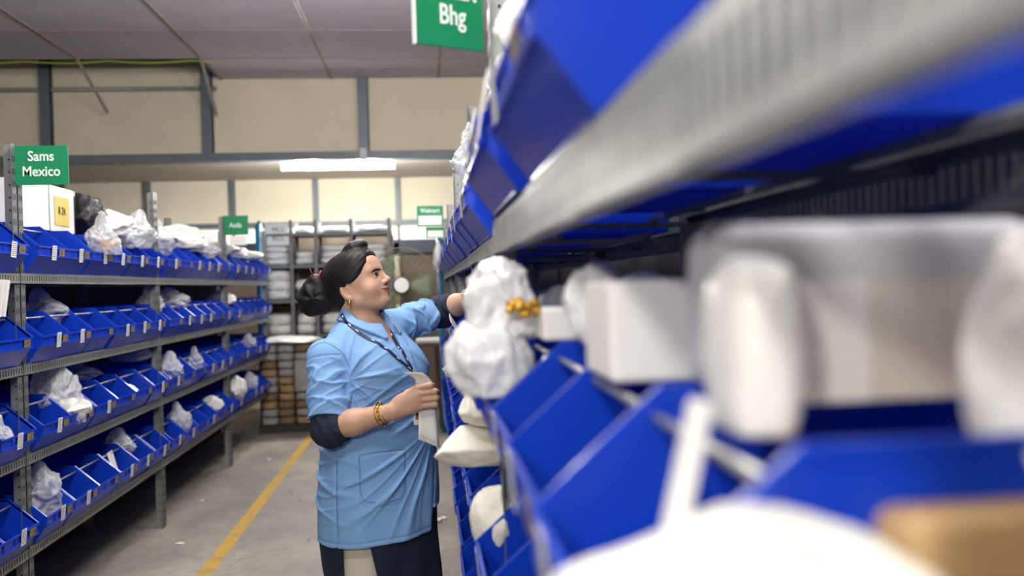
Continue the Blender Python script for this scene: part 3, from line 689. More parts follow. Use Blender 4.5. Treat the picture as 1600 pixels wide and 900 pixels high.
# eyes, brows, earrings, hair tie
m_eyew = mat('eye_white', (222, 214, 206), .2); m_iris = mat('dark_iris', (32, 20, 14), .12)
def ball(q, c, r, m, n=12, k=16, sc_=(1, 1, 1), rot=None):
    vs = []; fs = []
    for i in range(n+1):
        for j in range(k):
            a, b = math.pi*i/n, 2*math.pi*j/k; v = Vector((math.sin(a)*math.cos(b)*r*sc_[0], math.sin(a)*math.sin(b)*r*sc_[1], math.cos(a)*r*sc_[2]))
            if rot is not None: v = rot @ v
            vs.append(Vector(c)+v)
    for i in range(n):
        for j in range(k): fs.append((i*k+j, i*k+(j+1) % k, (i+1)*k+(j+1) % k, (i+1)*k+j))
    q.add(vs, fs, m)
bb = BVHTree.FromPolygons([v.co+Vector((-.18, 3.15, 0)) for v in body_me.vertices], [tuple(p.vertices) for p in body_me.polygons])
def onface(y, z, off):
    h_ = bb.ray_cast(Vector(toW((.20, y, z))), Vector(toW((0, y, z)))-Vector(toW((.20, y, z)))); return (h_[0]+h_[1]*off) if h_[0] else Vector(toW((.1, y, z)))
def lip_patch(name, za, zb, m, b0):
    q = MB(); vs = []; nu, nv = 25, 6
    for i in range(nu):
        y = -.0275+.055*i/(nu-1); c = abs(y)/.0275
        for j in range(nv):
            v = j/(nv-1); z = za(y, c)*(1-v)+zb(y, c)*v; vs.append(onface(y, z, .0002+b0*math.sin(math.pi*v)*(1-c*c)))
    q.add(vs, [(i*nv+j, i*nv+j+1, (i+1)*nv+j+1, (i+1)*nv+j) for i in range(nu-1) for j in range(nv-1)], m); ppart(name, q.mesh(name, True))
mline = lambda y, c: -.0288+.0062*c**1.6
lip_patch('upper_lip', mline, lambda y, c: mline(y, c)+(.0090-.0016*math.exp(-(y/.004)**2))*(1-c**2.2), m_lip, .0008)
lip_patch('lower_lip', lambda y, c: mline(y, c)-.0008, lambda y, c: mline(y, c)-.0008-.0105*(1-c**2.2), m_lip, .0012)
q = MB(); q.tube([onface(y, mline(y, abs(y)/.0275), .0010) for y in np.linspace(-.0295, .0295, 15)], [.0003]+[.0009]*13+[.0003], mat('mouth_line', (60, 26, 26), .6), 6); ppart('mouth', q.mesh('mouth', True))
def toL(v): return tuple(toH(np.array([tuple(v)]))[0])
for s in (-1, 1):
    BROW = [(lambda t: (t[0], t[1]*s, t[2]))(toL(onface(s*y, z, .0004))) for y, z in ((.010, .0430), (.020, .0462), (.031, .0475), (.041, .0455), (.050, .0400))]
    q = MB(); ball(q, toW((.0885, .0315*s, .030)), .0126, m_eyew); ball(q, toW((.0962, .0312*s, .0292)), .0074, m_iris); ppart('eye', q.mesh('eye', True))
    q = MB(); q.tube([toW((x, s*y, z)) for x, y, z in BROW], [.0020, .0036, .0038, .0030, .0012], m_hair, 8); ppart('eyebrow', q.mesh('eyebrow', True))
    q = MB(); q.tube([toW((x, s*y, z)) for x, y, z in ((.1035, .0185, .0292), (.1040, .0240, .0338), (.1025, .0315, .0358), (.0980, .0400, .0335), (.0925, .0455, .0300))], [.0008, .0017, .0020, .0018, .0008], m_hair, 6); ppart('eyelash', q.mesh('eyelash', True))
    q = MB(); e = toW((-.004, .080*s, -.022)); g = mat('gold', (214, 176, 96), .25, .9) if s < 0 else bpy.data.materials['gold']
    ball(q, e, .0045, g, 8, 10); q.tube([e+v3(.0, -.001, 0), e+v3(.001, -.002, -.010), e+v3(0, 0, -.019)], [.0028, .0042, .0030], g, 8); ball(q, e+v3(0, 0, -.024), .0038, g, 8, 10); ppart('earring', q.mesh('earring', True))
q = MB(); q.tube([KNOT+v3(.012+.006*math.cos(a), .024*math.sin(a), .012+.022*math.cos(a)) for a in np.linspace(0, 2*math.pi, 17)[:-1]], .0032, mat('red_hair_tie', (150, 22, 40), .6), 8, closed=True)
q.tube([KNOT+v3(-.006, -.016, .018), KNOT+v3(-.013, -.018, .030), KNOT+v3(-.017, -.018, .044)], .0020, bpy.data.materials['red_hair_tie'], 6); ppart('hair_tie', q.mesh('hair_tie', True))
# bangles
def ring(c, ax_, r, wr, m, k=28, q=None):
    q = q or MB(); ax_ = Vector(ax_).normalized(); u = ax_.cross(Vector((0, 0, 1))).normalized(); v = ax_.cross(u)
    q.tube([Vector(c)+u*math.cos(a)*r+v*math.sin(a)*r*1.12 for a in np.linspace(0, 2*math.pi, k+1)[:-1]], wr, m, 6, closed=True); return q
g = bpy.data.materials['gold']; fa = (WR-ER)
for t, wr, m_ in ((.80, .0022, g), (.845, .0040, M['gold']), (.895, .0024, g)):
    q = ring(ER+fa*t, fa, .0345-.008*(t-.8)/.1, wr, m_)
    if wr > .003:
        axv = Vector(fa).normalized(); u = axv.cross(Vector((0, 0, 1))).normalized(); v = axv.cross(u)
        for a in np.linspace(0, 2*math.pi, 19)[:-1]: ball(q, Vector(ER+fa*t)+(u*math.cos(a)+v*math.sin(a)*1.12)*.0345, .0030, m_iris if int(a*9) % 2 else g, 6, 8)
    ppart('bangle', q.mesh('bangle', True))
fb = (WL-EL); q = ring(EL+fb*.93, fb, .0345, .0026, g); ppart('bracelet', q.mesh('bracelet', True)); q = ring(EL+fb*.99, fb, .0335, .0034, m_iris); ppart('bracelet', q.mesh('bracelet', True))
# lanyard: a ribbon lying on the coat
def ribbon(pts, wd, m, off, bv, q=None, th=.0012):
    pts = [Vector(p) for p in pts]; den = []
    for i in range(len(pts)-1):
        p0 = pts[max(i-1, 0)]; p1 = pts[i]; p2 = pts[i+1]; p3 = pts[min(i+2, len(pts)-1)]
        for k in range(6):
            t = k/6; den.append(.5*((2*p1)+(-p0+p2)*t+(2*p0-5*p1+4*p2-p3)*t*t+(-p0+3*p1-3*p2+p3)*t**3))
    den.append(pts[-1]); out = []
    for p in den:
        c, n, _, dd = bv.find_nearest(p); s = (p-c).dot(n)
        if n.y > .3 and False: n = -n
        out.append((c+n*off if dd < .06 else p, n))
    out = [(((out[max(i-1, 0)][0]+out[i][0]*2+out[min(i+1, len(out)-1)][0])/4), (out[max(i-1, 0)][1]+out[i][1]+out[min(i+1, len(out)-1)][1]).normalized()) for i in range(len(out))]
    q = q or MB(); vs = []
    for i, (c, n) in enumerate(out):
        tg = (out[min(i+1, len(out)-1)][0]-out[max(i-1, 0)][0]).normalized(); sd = tg.cross(n).normalized()*wd/2
        vs += [c-sd, c+sd, c+sd+n*th, c-sd+n*th]
    fs = []
    for i in range(len(out)-1):
        a = i*4
        for k in range(4): fs.append((a+k, a+(k+1) % 4, a+4+(k+1) % 4, a+4+k))
    q.add(vs, fs+[(0, 1, 2, 3), tuple(len(vs)-4+k for k in (3, 2, 1, 0))], m); return q, out
m_lan = mat('navy_lanyard', (24, 32, 70), .6)
all_v = [v.co.copy() for v in coat_me.vertices]
def coat_near(pts, Y0=2.6):                   # drop a path onto the coat's near side
    res = []
    for x, z in pts:
        hit = coat_bvh.ray_cast(Vector((x, Y0, z)), Vector((0, 1, 0)))
        res.append(hit[0] if hit[0] else Vector((x, 3.1, z)))
    return res
cm_bvh = coat_bvh
PL = [(-.300, 1.312), (-.283, 1.289), (-.262, 1.268), (-.240, 1.250), (-.191, 1.220), (-.155, 1.196), (-.122, 1.168), (-.085, 1.134), (-.064, 1.113)]
PR = [(-.160, 1.278), (-.140, 1.252), (-.122, 1.222), (-.100, 1.185), (-.080, 1.150), (-.062, 1.113), (-.058, 1.085)]
def path3(P, bv, fallback):
    out = []
    for x, z in P:
        h_ = bv.ray_cast(Vector((x*.955, 2.6, 1.40+(z-1.40)*.965)), Vector((x*.03, .55, (z-1.4)*.02)).normalized())
        out.append(h_[0] if h_[0] else Vector((x, fallback, z)))
    return out

m_seam = mat('coat_seam_stitching', (62, 98, 152), .8)
def seam_line(P, name='seam', wd=.0022):
    pts = path3(P, SHB0, 3.05); q, _ = ribbon(pts, wd, m_seam, .0004, SHB0, th=.0005); ppart(name, q.mesh(name))
SHB0 = BVHTree.FromPolygons([v.co+Vector((-.18, 3.15, 0)) for v in coat_me.vertices], [tuple(p.vertices) for p in coat_me.polygons])
SEAMS = dict(shoulder=[(-.425, 1.175), (-.395, 1.205), (-.355, 1.222), (-.315, 1.205), (-.285, 1.175), (-.268, 1.135)],
    yoke=[(-.352, 1.222), (-.345, 1.245), (-.335, 1.268), (-.322, 1.285)],
    side=[(-.318, .84), (-.319, .80), (-.321, .74), (-.322, .68), (-.321, .62), (-.318, .575)],
    pocket=[(-.243, .845), (-.243, .76), (-.240, .715), (-.215, .688), (-.12, .688), (-.100, .712), (-.095, .80), (-.092, .85)],
    pocket_top=[(-.243, .845), (-.19, .850), (-.14, .852), (-.092, .85)],
    placket=[(.012, .84), (.008, .76), (.000, .68), (-.006, .60)],
    chest=[(-.085, 1.215), (-.060, 1.16), (-.040, 1.10), (-.030, 1.06)])
for k_, P in SEAMS.items(): seam_line(P)
# lanyard, badge, pen mark (worn by the woman)
col_me = [o for o in person.children if o.name.startswith('collar')][0].data
vs_ = [v.co.copy() for v in coat_me.vertices]; n0 = len(vs_); vs_ += [v.co.copy() for v in col_me.vertices]
SHB = BVHTree.FromPolygons([v+Vector((-.18, 3.15, 0)) for v in vs_], [tuple(p.vertices) for p in coat_me.polygons] + [tuple(n0+i for i in p.vertices) for p in col_me.polygons])
for P, fb in ((PL, 3.05), (PR, 3.03)):
    pts = path3(P, SHB, fb); q, out = ribbon(pts, .012, m_lan, .0015, SHB); nW = M['card']
    for i in range(3, len(out)-3, 7):
        c, n = out[i]; tg = (out[i+1][0]-out[i-1][0]).normalized(); sd = tg.cross(n).normalized()
        q.add([c+n*.0032+tg*a+sd*b for a, b in ((-.006, -.0018), (.006, -.0018), (.006, .0018), (-.006, .0018))], [(0, 1, 2, 3)], nW)
    ppart('lanyard', q.mesh('lanyard'))
# mark embroidered on the far chest: a small dark open loop
c0 = path3([(-.118, 1.236)], SHB, 3.1)[0]
cpts = []
for a in np.linspace(-2.4, 2.9, 16): cpts.append(c0+Vector((.013*math.cos(a)-.001, -.004, .0055*math.sin(a)-.004*math.cos(a))))
q = MB(); q.tube(cpts, .0011, m_lan, 6); ppart('chest_mark', q.mesh('chest_mark', True))
q = MB(); q.box((-.057, 2.905, .955), (-.030, 2.9065, 1.005), M['white']); q.box((-.0535, 2.9044, .972), (-.0335, 2.905, .998), M['card']); q.box((-.050, 2.9036, .972), (-.037, 2.9044, .984), mat('badge_photo_red', (150, 60, 90), .5))
ball(q, (-.0435, 2.9042, .989), .006, m_iris, 8, 10, (1, .1, 1)); ppart('id_badge', q.mesh('id_badge'))
tag(person, 'woman in light blue work coat reaching into a bin and holding a paper slip', 'person')
# paper slip held in her hand: curled upper flap, straight tail with printed marks
q = MB(); rows = [(-.083, 1.132, -.024, 1.128, 2.850), (-.066, 1.122, -.008, 1.114, 2.864), (-.048, 1.105, .006, 1.096, 2.878), (-.042, 1.06, .014, 1.05, 2.886), (-.040, 1.00, .018, .99, 2.884), (-.041, .955, .020, .932, 2.880), (-.043, .914, .024, .882, 2.872)]
vs = []
for (x0, z0, x1, z1, y) in rows:
    for k in range(6):
        t = k/5; vs.append((x0+(x1-x0)*t, y+.006*math.sin(t*3.1)+.012*max(0, t-.75)*4, z0+(z1-z0)*t))
fs = [(r_*6+k, r_*6+k+1, r_*6+7+k, r_*6+6+k) for r_ in range(len(rows)-1) for k in range(5)]
q.add(vs, fs, M['white'])
for k in range(5): x = -.036+k*.0105; z = .927-k*.0052; q.box((x-.0012, 2.8665+.0, z-.0014), (x+.0012, 2.868, z+.0014), M['ink'])
o = q.obj('paper_slip', None, True, fix=False); so = o.modifiers.new('thickness', 'SOLIDIFY'); so.thickness = .0006
tag(o, 'white printed paper slip held in the woman\'s right hand', 'paper')

# ------------------------------------------------------------------ signs
def sign(x0, z0, w_, h_, y, lines, label, rz=0., strip=None, name='sign', size=.036, edge=False):
    t = empty(name, (x0+w_/2, y, z0), rz); q = MB(); q.box((-w_/2, -.003, 0), (w_/2, .003, h_), M['green'])
    if edge: q.box((-w_/2-.004, -.006, -.002), (-w_/2, .006, h_), M['white'])
    q.obj('board', t)
    for (txt, dx, dz, s_) in lines:
        l = obj('lettering', text_mesh(txt, s_, M['lett'], .0006, s_*.016, .88), t); l.location = (dx, -.0042, dz)
    if strip: q = MB(); q.box((strip[0], -.0045, strip[1]), (strip[2], -.003, strip[3]), M['card']); q.obj('label_strip', t)
    q = MB(); q.box((-.02 if rz == 0 and 0 else -w_/2-.03, .003, h_*.25), (-w_/2+.02, .006, h_*.35), M['galv'])
    return tag(t, label, 'sign')
sign(-1.612, 1.847, .205, .155, 3.715, [('Sams', -.0, .112, .056), ('Mexico', 0, .052, .056)], 'dark green sign reading Sams Mexico on the near left rack post')
sign(-1.620, 1.858, .200, .155, 7.375, [('Asda', 0, .078, .056)], 'green sign reading Asda on the left rack post further back')
sign(-.062, 1.845, .195, .155, 6.70, [('Walmart', 0, .118, .045)], 'green sign reading Walmart high on the far right rack post', strip=(-.088, .012, .085, .082))
sign(.0, 1.760, .135, .082, 6.715, [('Inventory', 0, .066, .022)][:0], 'small green sign with white strip under the Walmart sign', strip=(-.055, .006, .062, .056))
t = sign(-.012, 1.900, .160, .170, 1.888, [('Walmart', .006, .116, .040), ('Bhg', .006, .066, .053)], 'large green sign reading Bhg on the near right rack post', rz=R(26), edge=True)
t.location = (.062, 1.893, 1.902)
for o in t.children:
    if o.name.startswith('lettering') : o.data.transform(Matrix.Diagonal((.92, 1, 1.12, 1)))
# paper notices
q = MB(); q.box((-.065, -.001, 0), (.065, .001, .075), M['white']); o = q.obj('paper_notice'); o.location = (-1.50, 7.36, 1.775); tag(o, 'white paper card hanging below the Asda sign', 'notice')
t = empty('paper_notice', (-1.55, 9.600, 1.875)); q = MB(); q.box((-.115, -.001, 0), (.115, .001, .235), M['white']); q.obj('sheet', t)
for i, (s_, z) in enumerate((('MPL 2', .165), ('BIG 2', .075))): l = obj('lettering', text_mesh(s_, .060, M['ink'], .0004, 0, .8), t); l.location = (0, -.0020, z)
tag(t, 'white handwritten paper notice taped high on the back rack', 'notice')

# ------------------------------------------------------------------ crumpled bags
def blob(seed, mt, amp=.22, f=2.2, ridg=.10, sub=5, tuft=True, name='bag', boxy=0):
    # crumpled film: flat facets cut by random planes, pinched by a few folds; boxy > 0 makes a packed rectangular bag
    b = bmesh.new(); bmesh.ops.create_icosphere(b, subdivisions=sub, radius=.5); off = Vector((seed*7.3, seed*3.1, seed*1.7))
    rn = random.Random(seed); pl = []
    for i in range(34 if tuft else 26):
        d = Vector((rn.gauss(0, 1), rn.gauss(0, 1), rn.gauss(0, 1))).normalized(); pl.append((d, rn.uniform(.36, .50) if tuft else rn.uniform(.40, .52)))
    ax = Vector((rn.gauss(0, 1), rn.gauss(0, 1), rn.gauss(0, .4))).normalized()
    for v in b.verts:
        p = v.co.copy(); n = p.normalized(); r = .56
        for d, h_ in pl:
            c = n.dot(d)
            if c > .2: r = min(r, h_/c)
        if boxy: r = r*.25+.75*(.46/((abs(n.x)**boxy+abs(n.y)**boxy+abs(n.z)**boxy)**(1/boxy)))
        q_ = p*f + off + ax*(noise.noise(p*2+off)*1.2); q_ -= ax*(q_.dot(ax)*.65)
        r += amp*.35*noise.noise(p*f+off) - ridg*.55*abs(noise.noise(q_*2.4)) - ridg*.22*abs(noise.noise(q_*6+off)) + ridg*.15
        v.co = n*r
        if tuft and n.z > .78: v.co.z += (n.z-.78)*1.1; v.co.x += (n.z-.78)*.6*math.sin(seed); v.co.x *= .85; v.co.y *= .85
        if v.co.z < -.36: v.co.z = -.36
        v.co.z += .36
    me = bpy.data.meshes.new(name); b.to_mesh(me); b.free(); me.materials.append(mt)
    for p in me.polygons: p.use_smooth = True
    return me
CLR = [blob(i, M['bag'], ridg=.26) for i in range(5)]; POL = [blob(10+i, M['poly'], .16, 1.5, .16, tuft=False) for i in range(5)]; CLO = [blob(20+i, M['cloth'], .12, 1.1, .07, tuft=False) for i in range(4)]; ROLL = [blob(60+i, M['poly'], .07, 1.5, .06, tuft=False, boxy=4) for i in range(5)]
def put(me, loc, s, label, cat, group=None, rz=0., name='plastic_bag', tilt=(0, 0)):
    o = obj(name, me); o.location = loc; o.scale = s; o.rotation_euler = (tilt[0], tilt[1], rz); return tag(o, label, cat, group)
def parts_in(n, c, r, m, seed, name='packed_part'):
    rn = random.Random(seed); q = MB()
    for i in range(n):
        p = Vector(c)+Vector((rn.uniform(-1, 1)*r[0], rn.uniform(-1, 1)*r[1], rn.uniform(-1, 1)*r[2])); ball(q, p, rn.uniform(.010, .017), m, 6, 8, (1.4, 1, .8))
    return q.mesh(name, True)
# --- on and in the left racks
G = 'bags on the left racks'
q = MB(); q.box((-.14, -.29, 0), (.14, .29, .215), M['poly']); q.box((.141, .05, .03), (.143, .22, .17), M['yellow']); q.box((.1405, -.01, 0), (.1425, .0, .215), mat('tape_line', (150, 150, 150), .4)); q.box((-.142, .288, -.0), (.142, .30, .217), M['black'])
o = q.obj('carton'); bevel(o, .012, 3); o.location = (-1.885, 4.37, 1.712); tag(o, 'large film-wrapped white carton with yellow sticker under the Sams Mexico sign', 'carton')
l = obj('lettering', text_mesh('R 24', .055, M['ink'], .0005, 0, .8), o); l.rotation_euler = (0, 0, R(90)); l.location = (.1445, .13, .10)
put(blob(31, M['black'], .1, 1.5, .12, tuft=False), (-1.80, 4.86, 1.712), (.26, .24, .27), 'glossy black wrapped bundle beside the white carton', 'bundle', name='wrapped_bundle')
t = empty('plastic_bag', (-1.575, 4.56, 1.60)); o = obj('film', CLR[0], t); o.scale = (.17, .22, .20); obj('packed_part', parts_in(9, (.02, 0, .05), (.035, .06, .022), M['orange'], 3), t)
tag(t, 'clear plastic bag with orange parts lying over the left top shelf bins', 'bag', G)
put(POL[1], (-1.70, 5.05, 1.715), (.28, .42, .17), 'long translucent bag on the bins right of the orange-part bag', 'bag', G)
put(CLR[2], (-1.60, 5.18, 1.66), (.20, .34, .21), 'crumpled clear bag slumped over the top shelf bins before the second post', 'bag', G)
put(blob(33, M['yellow'], .1, 1.5, .08, tuft=False), (-1.90, 5.02, 1.76), (.24, .28, .15), 'pale yellow bag with black writing behind the clear bags', 'bag')
q = MB(); q.box((-.1, -.12, 0), (.1, .12, .10), M['cream']); o = q.obj('carton'); bevel(o, .006); o.location = (-1.86, 5.42, 1.712); tag(o, 'small cream carton on the top shelf by the second left post', 'carton')
specs = [  # x, y, z, size, mesh, label
    (-1.66, 5.72, 1.64, (.24, .22, .24), CLR[3], 'clear plastic bag piled just past the second left post'),
    (-1.80, 6.05, 1.715, (.28, .36, .16), POL[2], 'grey-white bag on top of the third bay bins'),
    (-1.74, 6.55, 1.715, (.30, .50, .19), POL[3], 'large milky bag on top of the third bay bins'),
    (-1.66, 6.95, 1.66, (.22, .24, .16), CLR[4], 'clear bag in the top shelf bin before the Asda sign'),
    (-1.75, 7.75, 1.715, (.28, .36, .13), POL[0], 'white bag behind the Asda notice on the top shelf'),
    (-1.70, 8.25, 1.70, (.24, .30, .12), POL[4], 'white bag on the farthest left bay top shelf'),
    (-1.70, 8.80, 1.70, (.24, .26, .10), CLO[0], 'small white bundle at the far end of the left top shelf'),
    (-1.77, 4.30, 1.275, (.22, .20, .15), CLR[1], 'small clear bag on the left second shelf near the Sams Mexico post'),
    (-1.70, 5.66, 1.27, (.20, .16, .17), CLR[0], 'clear bag in the second shelf bin past the second left post'),
    (-1.72, 6.20, 1.29, (.22, .30, .16), CLR[3], 'clear bag bulging above the second shelf bins of the third bay'),
    (-1.72, 7.75, 1.30, (.24, .34, .13), POL[1], 'pale bag above the second shelf bins of the farthest bay'),
    (-1.67, 4.17, .83, (.28, .26, .31), CLR[2], 'big crumpled clear bag rising from a left third shelf bin'),
    (-1.60, 4.18, .86, (.13, .19, .10), CLO[1], 'white bundle below the big clear bag on the left third shelf'),
    (-1.85, 4.85, .95, (.26, .30, .13), CLR[4], 'clear bag with yellow label on the left third shelf'),
    (-1.64, 5.02, .84, (.12, .15, .09), POL[0], 'small white bag in a left third shelf bin'),
    (-1.64, 5.83, .86, (.16, .30, .16), CLR[1], 'shiny clear bag spilling from a third shelf bin beyond the second post'),
    (-1.88, 5.80, .985, (.12, .30, .12), POL[3], 'white rounded bag upright behind the third shelf bins'),
    (-1.63, 6.42, .86, (.14, .16, .16), CLR[0], 'clear bag stuffed in the middle bin of the third shelf'),
    (-1.66, 3.98, .475, (.22, .18, .24), CLR[3], 'clear bag in the nearest bottom shelf bin on the left'),
    (-1.70, 5.05, .52, (.20, .18, .16), CLR[2], 'faint clear bag in a bottom shelf bin on the left'),
    (-1.63, 5.98, .50, (.16, .22, .20), CLR[4], 'clear bag full of white papers on the bottom shelf of the third bay'),
    (-1.64, 6.95, .50, (.12, .16, .15), POL[2], 'white bag in the last bottom shelf bin of the third bay'),
    (-1.62, 7.72, .50, (.16, .24, .24), POL[4], 'white bag bulging from the bottom shelf of the farthest bay'),
    (-1.63, 8.30, .52, (.14, .2, .14), CLR[1], 'clear bag on the bottom shelf of the farthest bay'),
    (-1.63, 8.35, .87, (.14, .2, .16), CLR[3], 'clear bag on the third shelf of the farthest bay'),
    (-1.62, 3.52, .83, (.14, .14, .13), CLR[0], 'clear bag in the third shelf bin at the left picture edge')]
for i, (x, y, z, s, me, lab) in enumerate(specs): put(me, (x, y, z), s, lab, 'bag', G, rz=i*1.3, name='plastic_bag')
q = MB(); q.box((-.001, -.05, 0), (.001, .05, .10), M['white']); o = q.obj('paper_card'); o.location = (-1.63, 4.79, .50); o.rotation_euler = (0, R(-14), R(5)); tag(o, 'white card standing in a bottom shelf bin of the left rack', 'card')
for i in range(3):
    q = MB(); q.box((-.10, -.004, 0), (.10, .004, .14), M['white']); o = q.obj('paper_folder'); o.location = (-1.70, 3.50+i*.03, 1.345); o.rotation_euler = (0, R(8), R(6*i)); tag(o, 'white paper folder at the left picture edge, %s of three' % ['front', 'middle', 'back'][i], 'folder', 'folders at the left edge')
m_soft = mat('thin_white_film', (242, 242, 244), .2, 0, .3, 22, alpha=.8, coat=.4); SOFT = blob(71, m_soft, .16, 1.5, .20, tuft=False); SOFT2 = blob(72, m_soft, .16, 1.5, .20, tuft=False)
# --- right racks: bags in and on the bins
GR = 'bags on the right racks'
specs = [
    (.135, 2.16, 1.068, (.125, .24, .11), CLO[0], 'upper cream bundle lying on the right third shelf bins'),
    (.140, 2.14, .972, (.135, .26, .11), CLO[1], 'lower cream bundle lying on the right third shelf bins', ),
    (.135, 1.98, .82, (.105, .15, .17), CLO[2], 'cream bundle bulging from the right third shelf bin'),
    (.085, 2.95, 1.10, (.06, .10, .07), CLR[1], 'small clear bag in a right second shelf bin by the woman'),
    (.110, 2.52, .92, (.07, .10, .08), POL[1], 'small white bag at the front of a right third shelf bin'),
    (.14, 3.02, 1.775, (.10, .12, .10), CLR[2], 'shiny clear bag by the slotted post near the top right'),
    (.155, 3.00, 1.83, (.06, .07, .12), CLR[3], 'clear bag tied up high on the slotted right post'),
    (.125, 2.55, 1.70, (.06, .10, .11), CLR[0], 'clear bag over the lip of a right top shelf bin'),
    (.19, 1.95, 1.68, (.08, .14, .22), POL[0], 'white bag hanging over the right top shelf bins below the sign'),
    (.25, 1.98, 1.76, (.20, .20, .24), POL[2], 'white bag stuffed on top behind the near right post'),
    (.24, 1.50, 1.75, (.18, .24, .22), POL[4], 'pinkish white bag on top of the near right bins'),
    (.11, 8.2, 1.55, (.10, .2, .28), POL[3], 'white bag hanging at the far end beside the blue pipe'),
    (.35, 3.6, 1.30, (.2, .3, .12), CLR[4], 'clear bag inside the bin row behind the reaching hand'),
    # very near, out of focus
    (.120, 1.47, 1.305, (.125, .15, .165), SOFT, 'big blurred white bag bulging above the bins at centre'),
    (.095, 1.42, 1.225, (.10, .13, .15), SOFT2, 'blurred white bag drooping over the bin lip at centre'),
    (.225, 1.56, 1.31, (.13, .14, .075), CLR[1], 'crumpled bag beside the brass parts'),
    (.225, 1.16, 1.315, (.065, .10, .13), POL[2], 'curled white bag standing behind the near white carton'),
    (.325, 1.30, 1.315, (.20, .30, .10), CLR[3], 'clear film crumpled along the dark back of the near bins'),
    (.150, .42, 1.13, (.235, .19, .174), CLO[3], 'rounded white bundle nearest the camera at the bottom'),
    (.375, .47, 1.225, (.105, .14, .27), POL[4], 'tall white bag cut off by the right picture edge')]
for i, sp in enumerate(specs): put(sp[4], sp[:3], sp[3], sp[5], 'bag', GR, rz=i*1.7, name='plastic_bag')
q = MB(); rn = random.Random(2)
for i in range(16): ball(q, (rn.uniform(-.022, .022), rn.uniform(-.02, .02), .008+rn.uniform(0, .022)), .007, M['gold'], 6, 8, (1.2, 1, .9))
o = q.obj('brass_parts', None, True); o.location = (.146, 1.37, 1.345); tag(o, 'small heap of brass coloured parts in a bag by the big white bag', 'metal parts')
def carton(x0, x1, y0, y1, z0, z1, m, label, bv=.006, rz=0., lid=True):
    t = empty('carton', ((x0+x1)/2, (y0+y1)/2, z0), rz); a, b, h_ = (x1-x0)/2, (y1-y0)/2, z1-z0
    q = MB(); q.box((-a, -b, 0), (a, b, h_), m); bevel(q.obj('box_body', t), bv, 3)
    if lid: q = MB(); q.box((-a*.98, -.018, h_), (a*.98, .018, h_+.0006), M['card']); q.obj('tape', t)
    return tag(t, label, 'carton')
carton(.172, .285, 1.34, 1.46, 1.312, 1.362, M['white'], 'blurred low white box on the bins beside the brass parts')
carton(.176, .300, .86, 1.00, 1.300, 1.400, M['white'], 'blurred plain white box with hanging film on the near bins')
t = carton(.205, .445, .60, .71, 1.312, 1.438, mat('grey_white_film_wrap', (196, 196, 204), .4, bump=.2, bscale=12), 'large blurred grey wrapped box across the near bins', .02)
q = MB(); q.box((-.122, -.058, .0), (-.02, -.055, .085), M['poly']); q.box((-.02, -.0565, .0), (.12, -.055, .082), mat('pale_grey_label', (214, 210, 200), .6)); q.obj('paper_label', t)
put(ROLL[0], (.212, .575, 1.30), (.055, .09, .14), 'white film bunched at the left end of the grey wrapped box', 'bag', GR)
carton(.222, .44, .44, .56, 1.18, 1.278, mat('tan_carton', (196, 160, 112), .6), 'tan orange box in the nearest bin at the lower right', .012, rz=R(12))
q = MB(); q.box((-.006, -.008, 0), (.006, .008, .080), M['white']); o = q.obj('paper_strip'); o.location = (.141, .52, 1.250); o.rotation_euler = (0, R(14), 0); bevel(o, .003); tag(o, 'white paper strip hanging down from the near bin lip', 'paper')
q = MB(); q.box((-.0008, -.035, -.05), (.0008, .035, .05), M['white']); o = q.obj('paper_card'); o.location = (.088, 2.66, 1.265); o.rotation_euler = (R(20), R(-28), R(-8)); tag(o, 'white card tucked behind the right bin lip under the woman\'s hand', 'card')
for i, (y, z) in enumerate(((1.62, 1.80), (1.28, 1.79))):
    q = MB(); q.box((-.0008, -.028, -.055), (.0008, .028, .045), M['white']); o = q.obj('paper_card'); o.location = (.086, y, z-.13); o.rotation_euler = (0, R(10), 0); tag(o, 'white card on the lip of the %s top bin at the upper right' % ['farther', 'nearer'][i], 'card')
# ------------------------------------------------------------------ blue poles, white pole
def pole(x, y, r, z1, m, label, name='pole'):
    q = MB(); q.tube([(0, 0, 0), (0, 0, z1)], r, m, 14); o = q.obj(name, None, True); o.location = (x, y, 0); return tag(o, label, 'pole')
pole(.128, 8.62, .030, 1.92, M['bluepipe'], 'light blue vertical pole at the far end of the right racks')
pole(-1.69, 9.30, .034, 2.08, M['bluepipe'], 'light blue vertical pole at the far end of the left racks')
pole(.155, 8.90, .030, .98, M['white'], 'short white post behind the woman near the right racks')
# ------------------------------------------------------------------ wooden table behind the woman
t = empty('work_table', (-.06, 9.05, 0)); q = MB(); q.box((-.16, -.2, .80), (.16, .2, .835), M['wood']); q.obj('tabletop', t)
for sx in (-1, 1):
    for sy in (-1, 1): q = MB(); q.tube([(sx*.13, sy*.17, .80), (sx*.165, sy*.19, 0)], .022, M['wood'], 4); q.obj('leg', t)
tag(t, 'small brown wooden table on the floor behind the woman', 'table')
q = MB(); q.box((-.13, -.12, 0), (.13, .12, .05), M['poly']); o = q.obj('packed_bundle'); bevel(o, .02, 3); o.location = (.0, 9.02, .836); tag(o, 'flat white packet on the brown wooden table', 'packet')
